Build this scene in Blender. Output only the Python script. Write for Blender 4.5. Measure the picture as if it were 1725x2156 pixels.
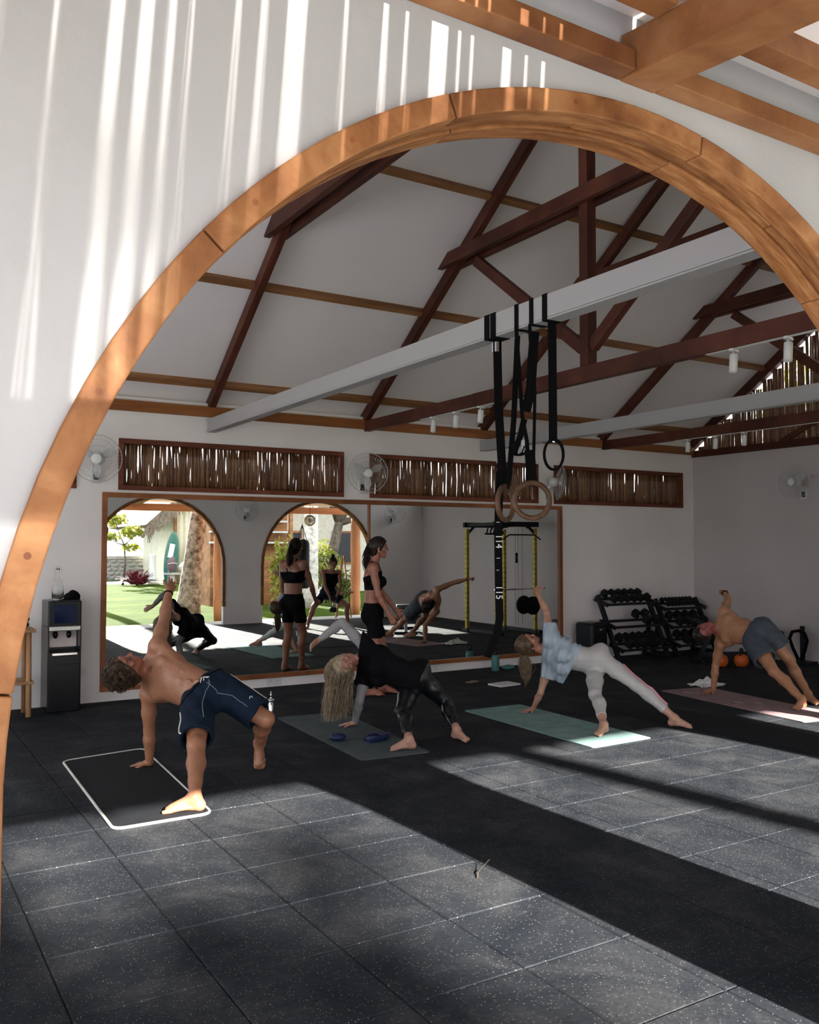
import bpy, bmesh, math, random
import numpy as np
from mathutils import Vector, Matrix, Quaternion

random.seed(7)
RNG = np.random.default_rng(11)
scene = bpy.context.scene
for o in list(bpy.data.objects):
    bpy.data.objects.remove(o, do_unlink=True)
COL = scene.collection
PI = math.pi

# ------------------------------------------------------------------ camera
CAM = Vector((-0.616, -5.129, 1.560))
YAW, PITCH, FPX = math.radians(31.583), math.radians(2.204), 1869.5
cd = bpy.data.cameras.new('camera'); cam = bpy.data.objects.new('camera', cd); COL.objects.link(cam)
cd.sensor_fit = 'VERTICAL'; cd.sensor_height = 24.0; cd.lens = FPX / 2156.0 * 24.0
cd.clip_start = 0.03; cd.clip_end = 400
cam.location = CAM
fw = Vector((math.sin(YAW) * math.cos(PITCH), math.cos(YAW) * math.cos(PITCH), math.sin(PITCH)))
cam.rotation_euler = fw.to_track_quat('-Z', 'Y').to_euler()
scene.camera = cam

# ------------------------------------------------------------------ sky, sun, exposure
w = bpy.data.worlds.new('sky'); scene.world = w; w.use_nodes = True
bg = w.node_tree.nodes['Background']
bg.inputs[0].default_value = (0.93, 0.95, 1.0, 1); bg.inputs[1].default_value = 3.8
sd = bpy.data.lights.new('sun', 'SUN'); sun = bpy.data.objects.new('sun', sd); COL.objects.link(sun)
sd.energy = 39.0; sd.angle = math.radians(0.85); sd.color = (1.0, 0.93, 0.84)
sun_dir = Vector((-0.035, 1.0, -0.40)).normalized()
sun.rotation_euler = sun_dir.to_track_quat('-Z', 'Y').to_euler(); sun.location = (0, -20, 12)
scene.view_settings.view_transform = 'Standard'; scene.view_settings.look = 'None'
scene.view_settings.gamma = 1.0; scene.view_settings.exposure = 0.14
scene.view_settings.use_curve_mapping = False

# ------------------------------------------------------------------ helpers
def nrm(v):
    v = np.asarray(v, float); return v / (np.linalg.norm(v) + 1e-12)

class MB:
    """collects simple solids, links them as one mesh object"""
    def __init__(s): s.v = []; s.f = []; s.sm = []
    def add(s, V, F, smooth=False):
        o = len(s.v); s.v.extend([tuple(map(float, q)) for q in V])
        s.f.extend([tuple(int(i) + o for i in q) for q in F]); s.sm.extend([smooth] * len(F)); return s
    def box(s, c, d, R=None):
        hx, hy, hz = d[0] / 2, d[1] / 2, d[2] / 2
        V = [(x, y, z) for x in (-hx, hx) for y in (-hy, hy) for z in (-hz, hz)]
        F = [(0, 1, 3, 2), (4, 6, 7, 5), (0, 4, 5, 1), (2, 3, 7, 6), (0, 2, 6, 4), (1, 5, 7, 3)]
        if R is not None: V = [tuple(R @ Vector(q)) for q in V]
        return s.add([(q[0] + c[0], q[1] + c[1], q[2] + c[2]) for q in V], F)
    def bar(s, a, b, wd, ht, up=(0, 0, 1), ext=0.0):
        """rectangular bar from a to b, wd sideways, ht along up"""
        a = Vector(a); b = Vector(b); d = (b - a).normalized(); a = a - d * ext; b = b + d * ext
        sx = d.cross(Vector(up)).normalized(); u = sx.cross(d).normalized()
        V = []
        for q in (a, b):
            for i, j in ((-1, -1), (1, -1), (1, 1), (-1, 1)): V.append(q + sx * (i * wd / 2) + u * (j * ht / 2))
        return s.add(V, [(3, 2, 1, 0), (4, 5, 6, 7), (0, 1, 5, 4), (1, 2, 6, 5), (2, 3, 7, 6), (3, 0, 4, 7)])
    def tube(s, path, r, n=8, closed=False, caps=True, flat=None, up=None):
        P = [Vector(q) for q in path]; m = len(P)
        rr = r if hasattr(r, '__len__') else [r] * m
        T = []
        for i in range(m):
            a = P[(i - 1) % m] if closed or i > 0 else P[i]; b = P[(i + 1) % m] if closed or i < m - 1 else P[i]
            t = (b - a); T.append(t.normalized() if t.length > 1e-9 else Vector((0, 0, 1)))
        ref = Vector(up) if up is not None else (Vector((0, 0, 1)) if abs(T[0].z) < 0.9 else Vector((1, 0, 0)))
        u = (ref - T[0] * ref.dot(T[0])).normalized(); V = []
        for i in range(m):
            u = (u - T[i] * u.dot(T[i])).normalized(); sd_ = T[i].cross(u)
            fl = 1.0 if flat is None else flat
            for k in range(n):
                a = 2 * PI * k / n
                V.append(P[i] + sd_ * (math.cos(a) * rr[i]) + u * (math.sin(a) * rr[i] * fl))
        F = []
        for i in range(m if closed else m - 1):
            j = (i + 1) % m
            for k in range(n):
                l = (k + 1) % n; F.append((i * n + k, i * n + l, j * n + l, j * n + k))
        s.add(V, F, True)
        if caps and not closed:
            o = len(s.v) - m * n
            s.f.append(tuple(o + k for k in range(n))[::-1]); s.f.append(tuple(o + (m - 1) * n + k for k in range(n))); s.sm += [False, False]
        return s
    def strap(s, path, wd, th, side):
        """flat ribbon with thickness along path; side = direction of its width"""
        P = [Vector(q) for q in path]; m = len(P); sv = Vector(side).normalized(); V = []
        for i in range(m):
            t = (P[min(i + 1, m - 1)] - P[max(i - 1, 0)]).normalized(); sx = (sv - t * sv.dot(t)).normalized(); n_ = t.cross(sx)
            for a, b in ((-1, -1), (1, -1), (1, 1), (-1, 1)): V.append(P[i] + sx * (a * wd / 2) + n_ * (b * th / 2))
        F = [(3, 2, 1, 0), tuple((m - 1) * 4 + k for k in range(4))]
        for i in range(m - 1):
            for k in range(4):
                l = (k + 1) % 4; F.append((i * 4 + k, i * 4 + l, i * 4 + 4 + l, i * 4 + 4 + k))
        return s.add(V, F)
    def lathe(s, prof, n=20, c=(0, 0, 0), M=None, smooth=True):
        V = []; m = len(prof)
        for r, z in prof:
            for k in range(n):
                a = 2 * PI * k / n; V.append((r * math.cos(a), r * math.sin(a), z))
        if M is not None: V = [tuple(M @ Vector(q)) for q in V]
        V = [(q[0] + c[0], q[1] + c[1], q[2] + c[2]) for q in V]
        F = []
        for i in range(m - 1):
            for k in range(n):
                l = (k + 1) % n; F.append((i * n + k, i * n + l, (i + 1) * n + l, (i + 1) * n + k))
        s.add(V, F, smooth)
        o = len(s.v) - m * n
        if prof[0][0] > 1e-6: s.f.append(tuple(o + k for k in range(n))[::-1]); s.sm.append(False)
        if prof[-1][0] > 1e-6: s.f.append(tuple(o + (m - 1) * n + k for k in range(n))); s.sm.append(False)
        return s
    def ball(s, c, r, n=12, m=8, R=None):
        rad = r if hasattr(r, '__len__') else (r, r, r); V = []; F = []
        for i in range(m + 1):
            t = PI * i / m
            for k in range(n):
                a = 2 * PI * k / n
                q = Vector((rad[0] * math.sin(t) * math.cos(a), rad[1] * math.sin(t) * math.sin(a), rad[2] * math.cos(t)))
                if R is not None: q = R @ q
                V.append((q[0] + c[0], q[1] + c[1], q[2] + c[2]))
        for i in range(m):
            for k in range(n):
                l = (k + 1) % n; F.append((i * n + k, (i + 1) * n + k, (i + 1) * n + l, i * n + l))
        return s.add(V, F, True)
    def prism(s, poly, y0, y1, axis='y'):
        """extrude an (a,b) polygon along an axis"""
        n = len(poly); V = []
        for y in (y0, y1):
            for a, b in poly: V.append({'y': (a, y, b), 'x': (y, a, b), 'z': (a, b, y)}[axis])
        F = [tuple(range(n)), tuple(range(2 * n - 1, n - 1, -1))]
        for i in range(n):
            j = (i + 1) % n; F.append((i, i + n, j + n, j))
        return s.add(V, F)
    def mesh(s, name):
        me = bpy.data.meshes.new(name); me.from_pydata(s.v, [], s.f); me.update()
        me.polygons.foreach_set('use_smooth', s.sm)
        bm = bmesh.new(); bm.from_mesh(me); bmesh.ops.remove_doubles(bm, verts=bm.verts, dist=1e-6)
        bmesh.ops.recalc_face_normals(bm, faces=bm.faces); bm.to_mesh(me); bm.free()
        return me
    def obj(s, name, mat, parent=None, bevel=0.0):
        me = s.mesh(name); o = bpy.data.objects.new(name, me); COL.objects.link(o)
        if mat is not None: me.materials.append(mat)
        if parent is not None: o.parent = parent
        if bevel:
            b = o.modifiers.new('bevel', 'BEVEL'); b.width = bevel; b.segments = 2; b.limit_method = 'ANGLE'; b.angle_limit = 0.7
        return o

def link(name, me, mat=None, parent=None, loc=None):
    o = bpy.data.objects.new(name, me); COL.objects.link(o)
    if mat is not None and len(me.materials) == 0: me.materials.append(mat)
    if parent is not None: o.parent = parent
    if loc is not None: o.location = loc
    return o
def tag(o, label=None, cat=None, group=None, kind=None):
    if label: o['label'] = label
    if cat: o['category'] = cat
    if group: o['group'] = group
    if kind: o['kind'] = kind
    return o
def thing(name, label, cat, loc=(0, 0, 0), rz=0.0, group=None):
    o = bpy.data.objects.new(name, None); COL.objects.link(o); o.empty_display_size = 0.05
    o.location = loc; o.rotation_euler = (0, 0, rz)
    return tag(o, label, cat, group)
def struct(o): o['kind'] = 'structure'; return o
def copy_tree(o, parent=None):
    c = o.copy(); COL.objects.link(c)
    if parent is not None: c.parent = parent
    for ch in list(o.children): copy_tree(ch, c)
    return c

# ------------------------------------------------------------------ materials
def new_mat(name):
    m = bpy.data.materials.new(name); m.use_nodes = True; return m, m.node_tree, m.node_tree.nodes['Principled BSDF']
def N(nt, t, **kw):
    n = nt.nodes.new(t)
    for k, v in kw.items():
        if hasattr(n, k): setattr(n, k, v)
        else: n.inputs[k].default_value = v
    return n
def ramp(nt, fac, stops):
    r = nt.nodes.new('ShaderNodeValToRGB'); e = r.color_ramp.elements
    while len(e) > 1: e.remove(e[-1])
    e[0].position = stops[0][0]; e[0].color = (*stops[0][1], 1)
    for ps, c in stops[1:]:
        q = e.new(ps); q.color = (*c, 1)
    nt.links.new(fac, r.inputs[0]); return r.outputs[0]
def coords(nt, space, scale=(1, 1, 1), rot=(0, 0, 0)):
    if space == 'world': src = nt.nodes.new('ShaderNodeNewGeometry').outputs['Position']
    else: src = nt.nodes.new('ShaderNodeTexCoord').outputs['Object']
    mp = nt.nodes.new('ShaderNodeMapping'); mp.inputs['Scale'].default_value = scale; mp.inputs['Rotation'].default_value = rot
    nt.links.new(src, mp.inputs[0]); return mp.outputs[0]
def plain(name, col, rough=0.6, metal=0.0, var=0.12, scale=9.0, bump=0.0, spec=0.5, space='object', bscale=None):
    m, nt, b = new_mat(name); L = nt.links
    co = coords(nt, space)
    n = N(nt, 'ShaderNodeTexNoise', Scale=scale, Detail=5.0); L.new(co, n.inputs['Vector'])
    lo = tuple(max(0, c * (1 - var)) for c in col); hi = tuple(min(1, c * (1 + var)) for c in col)
    L.new(ramp(nt, n.outputs[0], [(0.3, lo), (0.7, hi)]), b.inputs['Base Color'])
    b.inputs['Roughness'].default_value = rough; b.inputs['Metallic'].default_value = metal
    b.inputs['Specular IOR Level'].default_value = spec
    if bump:
        n2 = N(nt, 'ShaderNodeTexNoise', Scale=bscale or scale * 6, Detail=4.0); L.new(co, n2.inputs['Vector'])
        bp = N(nt, 'ShaderNodeBump', Strength=bump, Distance=0.01); L.new(n2.outputs[0], bp.inputs['Height']); L.new(bp.outputs[0], b.inputs['Normal'])
    return m
def wood(name, c1, c2, c3, stretch=(1, 1, 1), scale=4.0, rough=0.5, space='object', knots=True, rnd=True):
    m, nt, b = new_mat(name); L = nt.links; b.inputs['Specular IOR Level'].default_value = 0.25
    co = coords(nt, space, stretch)
    if rnd:
        oi = nt.nodes.new('ShaderNodeObjectInfo'); ad = nt.nodes.new('ShaderNodeVectorMath'); ad.operation = 'MULTIPLY_ADD'
        cb = nt.nodes.new('ShaderNodeCombineXYZ'); 
        for i in range(3): L.new(oi.outputs['Random'], cb.inputs[i])
        ad.inputs[1].default_value = (17.0, 23.0, 11.0); L.new(cb.outputs[0], ad.inputs[0]); L.new(co, ad.inputs[2]); co = ad.outputs[0]
    n = N(nt, 'ShaderNodeTexNoise', Scale=scale, Detail=7.0, Roughness=0.62, Distortion=0.4); L.new(co, n.inputs['Vector'])
    cr = ramp(nt, n.outputs[0], [(0.30, c1), (0.5, c2), (0.68, c3)])
    if knots:
        v = N(nt, 'ShaderNodeTexNoise', Scale=scale * 0.23, Detail=1.0); L.new(co, v.inputs['Vector'])
        kr = ramp(nt, v.outputs[0], [(0.36, (0.55, 0.5, 0.48)), (0.56, (1, 1, 1))])
        mx = nt.nodes.new('ShaderNodeMix'); mx.data_type = 'RGBA'; mx.blend_type = 'MULTIPLY'; mx.inputs[0].default_value = 0.7
        L.new(cr, mx.inputs[6]); L.new(kr, mx.inputs[7]); cr = mx.outputs[2]
    L.new(cr, b.inputs['Base Color']); b.inputs['Roughness'].default_value = rough
    bp = N(nt, 'ShaderNodeBump', Strength=0.25, Distance=0.004); L.new(n.outputs[0], bp.inputs['Height']); L.new(bp.outputs[0], b.inputs['Normal'])
    return m

M = {}
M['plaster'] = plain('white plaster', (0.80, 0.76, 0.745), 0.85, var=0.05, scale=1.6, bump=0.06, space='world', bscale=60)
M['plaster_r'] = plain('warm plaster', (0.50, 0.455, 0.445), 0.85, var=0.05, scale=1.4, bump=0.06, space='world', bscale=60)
M['ext_plaster'] = plain('limewashed exterior plaster', (0.41, 0.41, 0.415), 0.8, var=0.10, scale=2.2, bump=0.12, space='world', bscale=45)
M['ceiling'] = plain('painted ceiling board', (0.78, 0.735, 0.735), 0.8, var=0.03, scale=1.0, space='world')
M['steel_white'] = plain('white painted steel', (0.37, 0.36, 0.36), 0.45, var=0.04, scale=2.0)
M['wood_honey'] = wood('honey hardwood trim', (0.165, 0.060, 0.020), (0.285, 0.118, 0.042), (0.40, 0.195, 0.080), (1.0, 6.0, 1.0), 9.0, 0.5)
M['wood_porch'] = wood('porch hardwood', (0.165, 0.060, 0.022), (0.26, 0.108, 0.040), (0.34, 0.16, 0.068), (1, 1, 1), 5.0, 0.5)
M['wood_purlin_x'] = wood('tan purlin wood', (0.17, 0.075, 0.03), (0.27, 0.125, 0.05), (0.36, 0.18, 0.08), (0.12, 1, 1), 9.0, 0.55)
M['wood_plate_x'] = wood('orange plate wood', (0.22, 0.075, 0.022), (0.33, 0.12, 0.035), (0.40, 0.16, 0.05), (0.12, 1, 1), 9.0, 0.5)
M['wood_dark_y'] = wood('dark stained truss wood', (0.040, 0.012, 0.008), (0.085, 0.024, 0.014), (0.14, 0.045, 0.025), (1, 0.15, 0.15), 10.0, 0.5)
M['wood_frame'] = wood('mirror frame wood', (0.17, 0.055, 0.02), (0.27, 0.095, 0.035), (0.35, 0.135, 0.05), (0.3, 1, 0.3), 9.0, 0.42)
M['wood_wframe'] = wood('reddish window frame wood', (0.10, 0.028, 0.015), (0.16, 0.045, 0.024), (0.22, 0.07, 0.035), (0.3, 1, 1), 9.0, 0.45)
M['wood_stool'] = wood('pale stool wood', (0.30, 0.15, 0.07), (0.45, 0.25, 0.12), (0.55, 0.33, 0.17), (1, 1, 0.2), 9.0, 0.5)
M['black_metal'] = plain('black powder coat', (0.008, 0.010, 0.014), 0.5, var=0.2, scale=20, spec=0.25)
M['black_rubber'] = plain('black rubber', (0.009, 0.010, 0.013), 0.6, var=0.3, scale=30, bump=0.05, spec=0.2)
M['black_plastic'] = plain('black plastic', (0.006, 0.007, 0.009), 0.25, var=0.2, scale=10, spec=0.3)
M['black_web'] = plain('black webbing', (0.0035, 0.0035, 0.0045), 0.9, var=0.3, scale=60, bump=0.2, spec=0.1)
M['chrome'] = plain('chrome', (0.75, 0.75, 0.76), 0.18, 1.0, var=0.03)
M['white_plastic'] = plain('white plastic', (0.66, 0.66, 0.65), 0.4, var=0.03)
M['grey_plastic'] = plain('grey plastic', (0.30, 0.31, 0.32), 0.4, var=0.05)
M['white_paint'] = plain('white print', (0.75, 0.75, 0.75), 0.6, var=0.03)
M['yellow_steel'] = plain('yellow powder coat', (0.55, 0.42, 0.02), 0.45, var=0.15, scale=6)

m, nt, b = new_mat('mirror silver'); b.inputs['Base Color'].default_value = (0.80, 0.84, 0.83, 1)
b.inputs['Metallic'].default_value = 1.0; b.inputs['Roughness'].default_value = 0.0; M['mirror'] = m
m, nt, b = new_mat('clear glass'); b.inputs['Base Color'].default_value = (0.95, 0.98, 0.97, 1)
b.inputs['Transmission Weight'].default_value = 1.0; b.inputs['Roughness'].default_value = 0.02; b.inputs['IOR'].default_value = 1.3; M['glass'] = m

def bamboo_mat():
    m, nt, b = new_mat('dark bamboo cane'); L = nt.links
    oi = nt.nodes.new('ShaderNodeObjectInfo')
    base = ramp(nt, oi.outputs['Random'], [(0.0, (0.10, 0.042, 0.022)), (0.5, (0.21, 0.10, 0.052)), (1.0, (0.32, 0.18, 0.10))])
    co = coords(nt, 'object', (1, 1, 0.3)); n = N(nt, 'ShaderNodeTexNoise', Scale=40.0, Detail=4.0); L.new(co, n.inputs['Vector'])
    mx = nt.nodes.new('ShaderNodeMix'); mx.data_type = 'RGBA'; mx.blend_type = 'MULTIPLY'; mx.inputs[0].default_value = 0.6
    L.new(base, mx.inputs[6]); L.new(ramp(nt, n.outputs[0], [(0.3, (0.5, 0.45, 0.4)), (0.7, (1.2, 1.15, 1.1))]), mx.inputs[7])
    L.new(mx.outputs[2], b.inputs['Base Color']); b.inputs['Roughness'].default_value = 0.4
    return m
M['bamboo'] = bamboo_mat()

def rubber_floor():
    m, nt, b = new_mat('speckled rubber tile'); L = nt.links
    pos = coords(nt, 'world')
    n1 = N(nt, 'ShaderNodeTexNoise', Scale=2.1, Detail=6.0, Roughness=0.65, Distortion=0.6); L.new(pos, n1.inputs['Vector'])
    dust = ramp(nt, n1.outputs[0], [(0.28, (0.0075, 0.0105, 0.0150)), (0.50, (0.0175, 0.0205, 0.0255)), (0.70, (0.039, 0.041, 0.0455))])
    n2 = N(nt, 'ShaderNodeTexNoise', Scale=55.0, Detail=4.0, Roughness=0.7); L.new(pos, n2.inputs['Vector'])
    grain = ramp(nt, n2.outputs[0], [(0.3, (0.65, 0.65, 0.66)), (0.7, (1.35, 1.35, 1.33))])
    mx = nt.nodes.new('ShaderNodeMix'); mx.data_type = 'RGBA'; mx.blend_type = 'MULTIPLY'; mx.inputs[0].default_value = 0.9
    L.new(dust, mx.inputs[6]); L.new(grain, mx.inputs[7])
    # white flecks: small elongated voronoi cells, a random few of them
    dn = N(nt, 'ShaderNodeTexNoise', Scale=60.0, Detail=2.0); L.new(pos, dn.inputs['Vector'])
    va = nt.nodes.new('ShaderNodeVectorMath'); va.operation = 'MULTIPLY_ADD'; va.inputs[1].default_value = (0.012, 0.012, 0.0)
    L.new(dn.outputs['Color'], va.inputs[0]); L.new(pos, va.inputs[2])
    v = N(nt, 'ShaderNodeTexVoronoi', Scale=85.0, Randomness=1.0); v.voronoi_dimensions = '2D'; L.new(va.outputs[0], v.inputs['Vector'])
    near = nt.nodes.new('ShaderNodeMath'); near.operation = 'LESS_THAN'; near.inputs[1].default_value = 0.21; L.new(v.outputs['Distance'], near.inputs[0])
    sep = nt.nodes.new('ShaderNodeSeparateColor'); L.new(v.outputs['Color'], sep.inputs[0])
    pick = nt.nodes.new('ShaderNodeMath'); pick.operation = 'LESS_THAN'; pick.inputs[1].default_value = 0.15; L.new(sep.outputs[0], pick.inputs[0])
    mul = nt.nodes.new('ShaderNodeMath'); mul.operation = 'MULTIPLY'; L.new(near.outputs[0], mul.inputs[0]); L.new(pick.outputs[0], mul.inputs[1])
    mx2 = nt.nodes.new('ShaderNodeMix'); mx2.data_type = 'RGBA'; L.new(mul.outputs[0], mx2.inputs[0]); L.new(mx.outputs[2], mx2.inputs[6])
    mx2.inputs[7].default_value = (0.115, 0.115, 0.112, 1)
    L.new(mx2.outputs[2], b.inputs['Base Color']); b.inputs['Roughness'].default_value = 0.8; b.inputs['Specular IOR Level'].default_value = 0.12
    bp = N(nt, 'ShaderNodeBump', Strength=0.35, Distance=0.004); L.new(n2.outputs[0], bp.inputs['Height']); L.new(bp.outputs[0], b.inputs['Normal'])
    return m
M['rubber'] = rubber_floor()
# ------------------------------------------------------------------ room shell
YB, YO, YI = 4.139, -3.75, -3.645         # mirror wall face, front wall outer and inner faces
XR, XL = 10.17, -4.35                      # side walls
ZP = 2.95                                  # underside of the wall plates
YR = 0.25                                  # ridge
ACX, ACZ, AR, AK = 0.823, 1.182, 1.264, 1.021
APITCH = 3.40
ARCHES = [ACX + APITCH * k for k in (-1, 0, 1, 2)]  # leftmost arch is unseen, added to let in more light
WT = 0.12

# back wall with three bamboo windows (and a fourth at the left)
WZ0, WZ1 = 2.135, 2.665
WINS = [(-1.40, 1.18), (1.587, 4.17), (4.518, 7.112), (7.39, 9.93)]
mb = MB()
mb.box(((XL + XR) / 2, YB + WT / 2, WZ0 / 2 - 0.04), (XR - XL + 0.3, WT, WZ0 + 0.08))
mb.box(((XL + XR) / 2, YB + WT / 2, (WZ1 + 3.1) / 2), (XR - XL + 0.3, WT, 3.1 - WZ1))
xs = [XL - 0.15] + [q for wv in WINS for q in wv] + [XR + 0.15]
for i in range(0, len(xs), 2):
    mb.box(((xs[i] + xs[i + 1]) / 2, YB + WT / 2, (WZ0 + WZ1) / 2), (xs[i + 1] - xs[i], WT, WZ1 - WZ0))
struct(mb.obj('wall_back', M['plaster']))

# right wall up to the plate; the gable above is bamboo
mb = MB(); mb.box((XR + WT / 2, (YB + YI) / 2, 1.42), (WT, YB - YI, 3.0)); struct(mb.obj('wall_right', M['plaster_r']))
# unseen left wall, its end opened to let more daylight in
mb = MB()                                  # opening added for light between two corner piers, gable above closed
mb.box((XL - WT / 2, YI + 0.4, 1.5), (WT, 0.8, 3.0)); mb.box((XL - WT / 2, YB - 0.5, 1.5), (WT, 1.0, 3.0)); mb.prism([(YI, 3.0), (YB, 3.0), (YR, 5.75)], XL - WT, XL, 'x'); struct(mb.obj('wall_left', M['plaster']))

# front wall with a row of arches
def arch_pt(cx, r, t): return (cx - r * math.cos(t), ACZ + r * AK * math.sin(t))
def arch_wall():
    mb = MB(); top = 3.05; NS = 40
    edges = [XL - WT]
    for c in ARCHES: edges += [c - AR - 0.02, c + AR + 0.02]
    edges.append(XR + WT)
    for i in range(0, len(edges), 2):
        x0, x1 = edges[i], edges[i + 1]
        for y, fl in ((YO, False), (YI, True)):
            V = [(x0, y, 0), (x1, y, 0), (x1, y, top), (x0, y, top)]; mb.add(V, [(0, 1, 2, 3) if not fl else (3, 2, 1, 0)])
    for c in ARCHES:
        r = AR + 0.02
        for y, fl in ((YO, False), (YI, True)):
            for k in range(NS):
                a, b = arch_pt(c, r, PI * k / NS), arch_pt(c, r, PI * (k + 1) / NS)
                V = [(a[0], y, a[1]), (b[0], y, b[1]), (b[0], y, top), (a[0], y, top)]
                mb.add(V, [(0, 1, 2, 3) if not fl else (3, 2, 1, 0)])
        for k in range(NS):
            a, b = arch_pt(c, r, PI * k / NS), arch_pt(c, r, PI * (k + 1) / NS)
            mb.add([(a[0], YO, a[1]), (b[0], YO, b[1]), (b[0], YI, b[1]), (a[0], YI, a[1])], [(0, 1, 2, 3)], True)
        for sg in (-1, 1):
            x = c + sg * r
            mb.add([(x, YO, 0), (x, YI, 0), (x, YI, ACZ), (x, YO, ACZ)], [(0, 1, 2, 3)])
    mb.add([(XL - WT, YO, top), (XR + WT, YO, top), (XR + WT, YI, top), (XL - WT, YI, top)], [(0, 1, 2, 3)])
    return mb
fwall = struct(arch_wall().obj('wall_front', M['ext_plaster'])); fwall.data.materials.append(M['plaster'])
for q in fwall.data.polygons:              # room side is painted like the other walls
    if all(abs(fwall.data.vertices[i].co.y - YI) < 1e-4 for i in q.vertices): q.material_index = 1

# arch trims: laminated lining (two layers of boards) and a proud face ring outside, each board its own piece
def arc_board(c, r0, r1, y0, y1, t0, t1, n=10):
    """curved board between angles; angle below 0 or above pi continues straight down the jamb"""
    mb = MB(); pts = []
    def at(r, t):
        if t < 0: return (c - r, ACZ + t * 1.25)
        if t > PI: return (c + r, ACZ - (t - PI) * 1.25)
        return arch_pt(c, r, t)
    V = []
    for k in range(n + 1):
        t = t0 + (t1 - t0) * k / n
        a, b = at(r0, t), at(r1, t)
        V += [(a[0], y0, a[1]), (b[0], y0, b[1]), (b[0], y1, b[1]), (a[0], y1, a[1])]
    F = [(3, 2, 1, 0), tuple(n * 4 + k for k in range(4))]
    for k in range(n):
        for j in range(4):
            l = (j + 1) % 4; F.append((k * 4 + j, k * 4 + l, k * 4 + 4 + l, k * 4 + 4 + j))
    return mb.add(V, F)
LOW = -(ACZ - 0.36) / 1.25; FLOORT = -(ACZ - 0.0) / 1.25
for ai, c in enumerate(ARCHES):
    root = bpy.data.objects.new('trim_%d' % (ai + 1), None); COL.objects.link(root); struct(root); root.location = (c, YO, 0)
    def put(mb, name):
        o = mb.obj(name, M['wood_honey'], root, bevel=0.0035)
        o.data.transform(Matrix.Translation((-c, -YO, 0))); return o
    cuts = [FLOORT, -0.35, 0.13, 0.72, 1.17, 1.72, 2.25, 2.75, PI + 0.3, PI - FLOORT] if ai == 1 else [LOW, -0.1, 0.62, 1.35, 2.05, 2.7, PI - LOW]
    for k in range(len(cuts) - 1):     # face ring outside
        put(arc_board(c, AR + 0.002, AR + 0.049, YO - 0.016, YO + 0.03, cuts[k] + 0.0012, cuts[k + 1] - 0.0012), 'face_board')
    lc = [LOW, 0.25, 0.95, 1.45, 1.98, 2.45, PI - LOW] if ai == 1 else [LOW, 0.5, 1.4, 2.3, PI - LOW]
    for k in range(len(lc) - 1):       # lining, outer half and inner half, joints staggered
        put(arc_board(c, AR + 0.004, AR + 0.024, YO + 0.031, YO + 0.056, lc[k] + 0.001, lc[k + 1] - 0.001), 'lining_board')
    lc2 = [LOW, 0.6, 1.2, 1.7, 2.2, 2.8, PI - LOW] if ai == 1 else [LOW, 0.9, 1.9, PI - LOW]
    for k in range(len(lc2) - 1):
        put(arc_board(c, AR - 0.002, AR + 0.024, YO + 0.058, YI + 0.014, lc2[k] + 0.001, lc2[k + 1] - 0.001), 'lining_board')
    for k in range(len(lc2) - 1):      # slim ring inside the room
        put(arc_board(c, AR + 0.0245, AR + 0.060, YI - 0.002, YI + 0.012, lc2[k] + 0.001, lc2[k + 1] - 0.001), 'inner_board')
    if ai == 1:                        # round plugs over the screws
        for t in (-0.28, 0.02, 0.28, 0.48, 0.80, 0.98, 1.42, 1.62, 1.9, 2.35):
            q = arch_pt(c, AR + 0.026, t) if t > 0 else (c - AR - 0.026, ACZ + t * 1.25)
            pm = MB(); pm.lathe([(0.0, 0.0005), (0.0055, 0.0005), (0.0055, -0.003)], 12, smooth=False, M=Matrix.Rotation(PI / 2, 3, 'X'), c=(q[0], YO - 0.016, q[1]))
            o = pm.obj('screw_plug', M['wood_frame'], root); o.data.transform(Matrix.Translation((-c, -YO, 0)))

# ------------------------------------------------------------------ floor: slab and single rubber tiles
mb = MB(); mb.box(((XL + XR) / 2, (YB + YO) / 2, -0.045), (XR - XL + 0.24, YB - YO + 0.2, 0.05))
floor = struct(mb.obj('floor', plain('dark screed', (0.02, 0.021, 0.024), 0.8, space='world')))
def tile_mesh(w, d):
    mb = MB(); c = 0.006; h = 0.020; g = 0.0012
    X, Y = w / 2 - g, d / 2 - g
    V = [(-X, -Y, -h), (X, -Y, -h), (X, Y, -h), (-X, Y, -h), (-X, -Y, -c), (X, -Y, -c), (X, Y, -c), (-X, Y, -c),
         (-X + c, -Y + c, 0), (X - c, -Y + c, 0), (X - c, Y - c, 0), (-X + c, Y - c, 0)]
    F = [(3, 2, 1, 0), (8, 9, 10, 11)]
    for a in (0, 4):
        for k in range(4):
            l = (k + 1) % 4; F.append((a + k, a + l, a + 4 + l, a + 4 + k))
    me = bpy.data.meshes.new('rubber_tile'); me.from_pydata(V, [], F); me.update(); me.materials.append(M['rubber']); return me
tm = tile_mesh(0.5, 0.5)
cells = []
i0 = math.floor(XL / 0.5); j0 = math.floor(YO / 0.5)
for i in range(i0, math.ceil(XR / 0.5)):
    for j in range(j0, math.ceil(YB / 0.5)):
        cells.append(((i + 0.5) * 0.5, (j + 0.5) * 0.5))
vis = []
rx, fy = Vector((math.cos(YAW), -math.sin(YAW), 0)), Vector((math.sin(YAW), math.cos(YAW), 0))
for x, y in cells:
    d = Vector((x - CAM.x, y - CAM.y, 0)); a = d.dot(fy); s_ = d.dot(rx)
    if a > 0.9 and abs(s_) < a * 0.4614 + 0.35: vis.append((a, x, y))
vis.sort(); sel = set((x, y) for _, x, y in vis[:299])
rest = MB()
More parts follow.
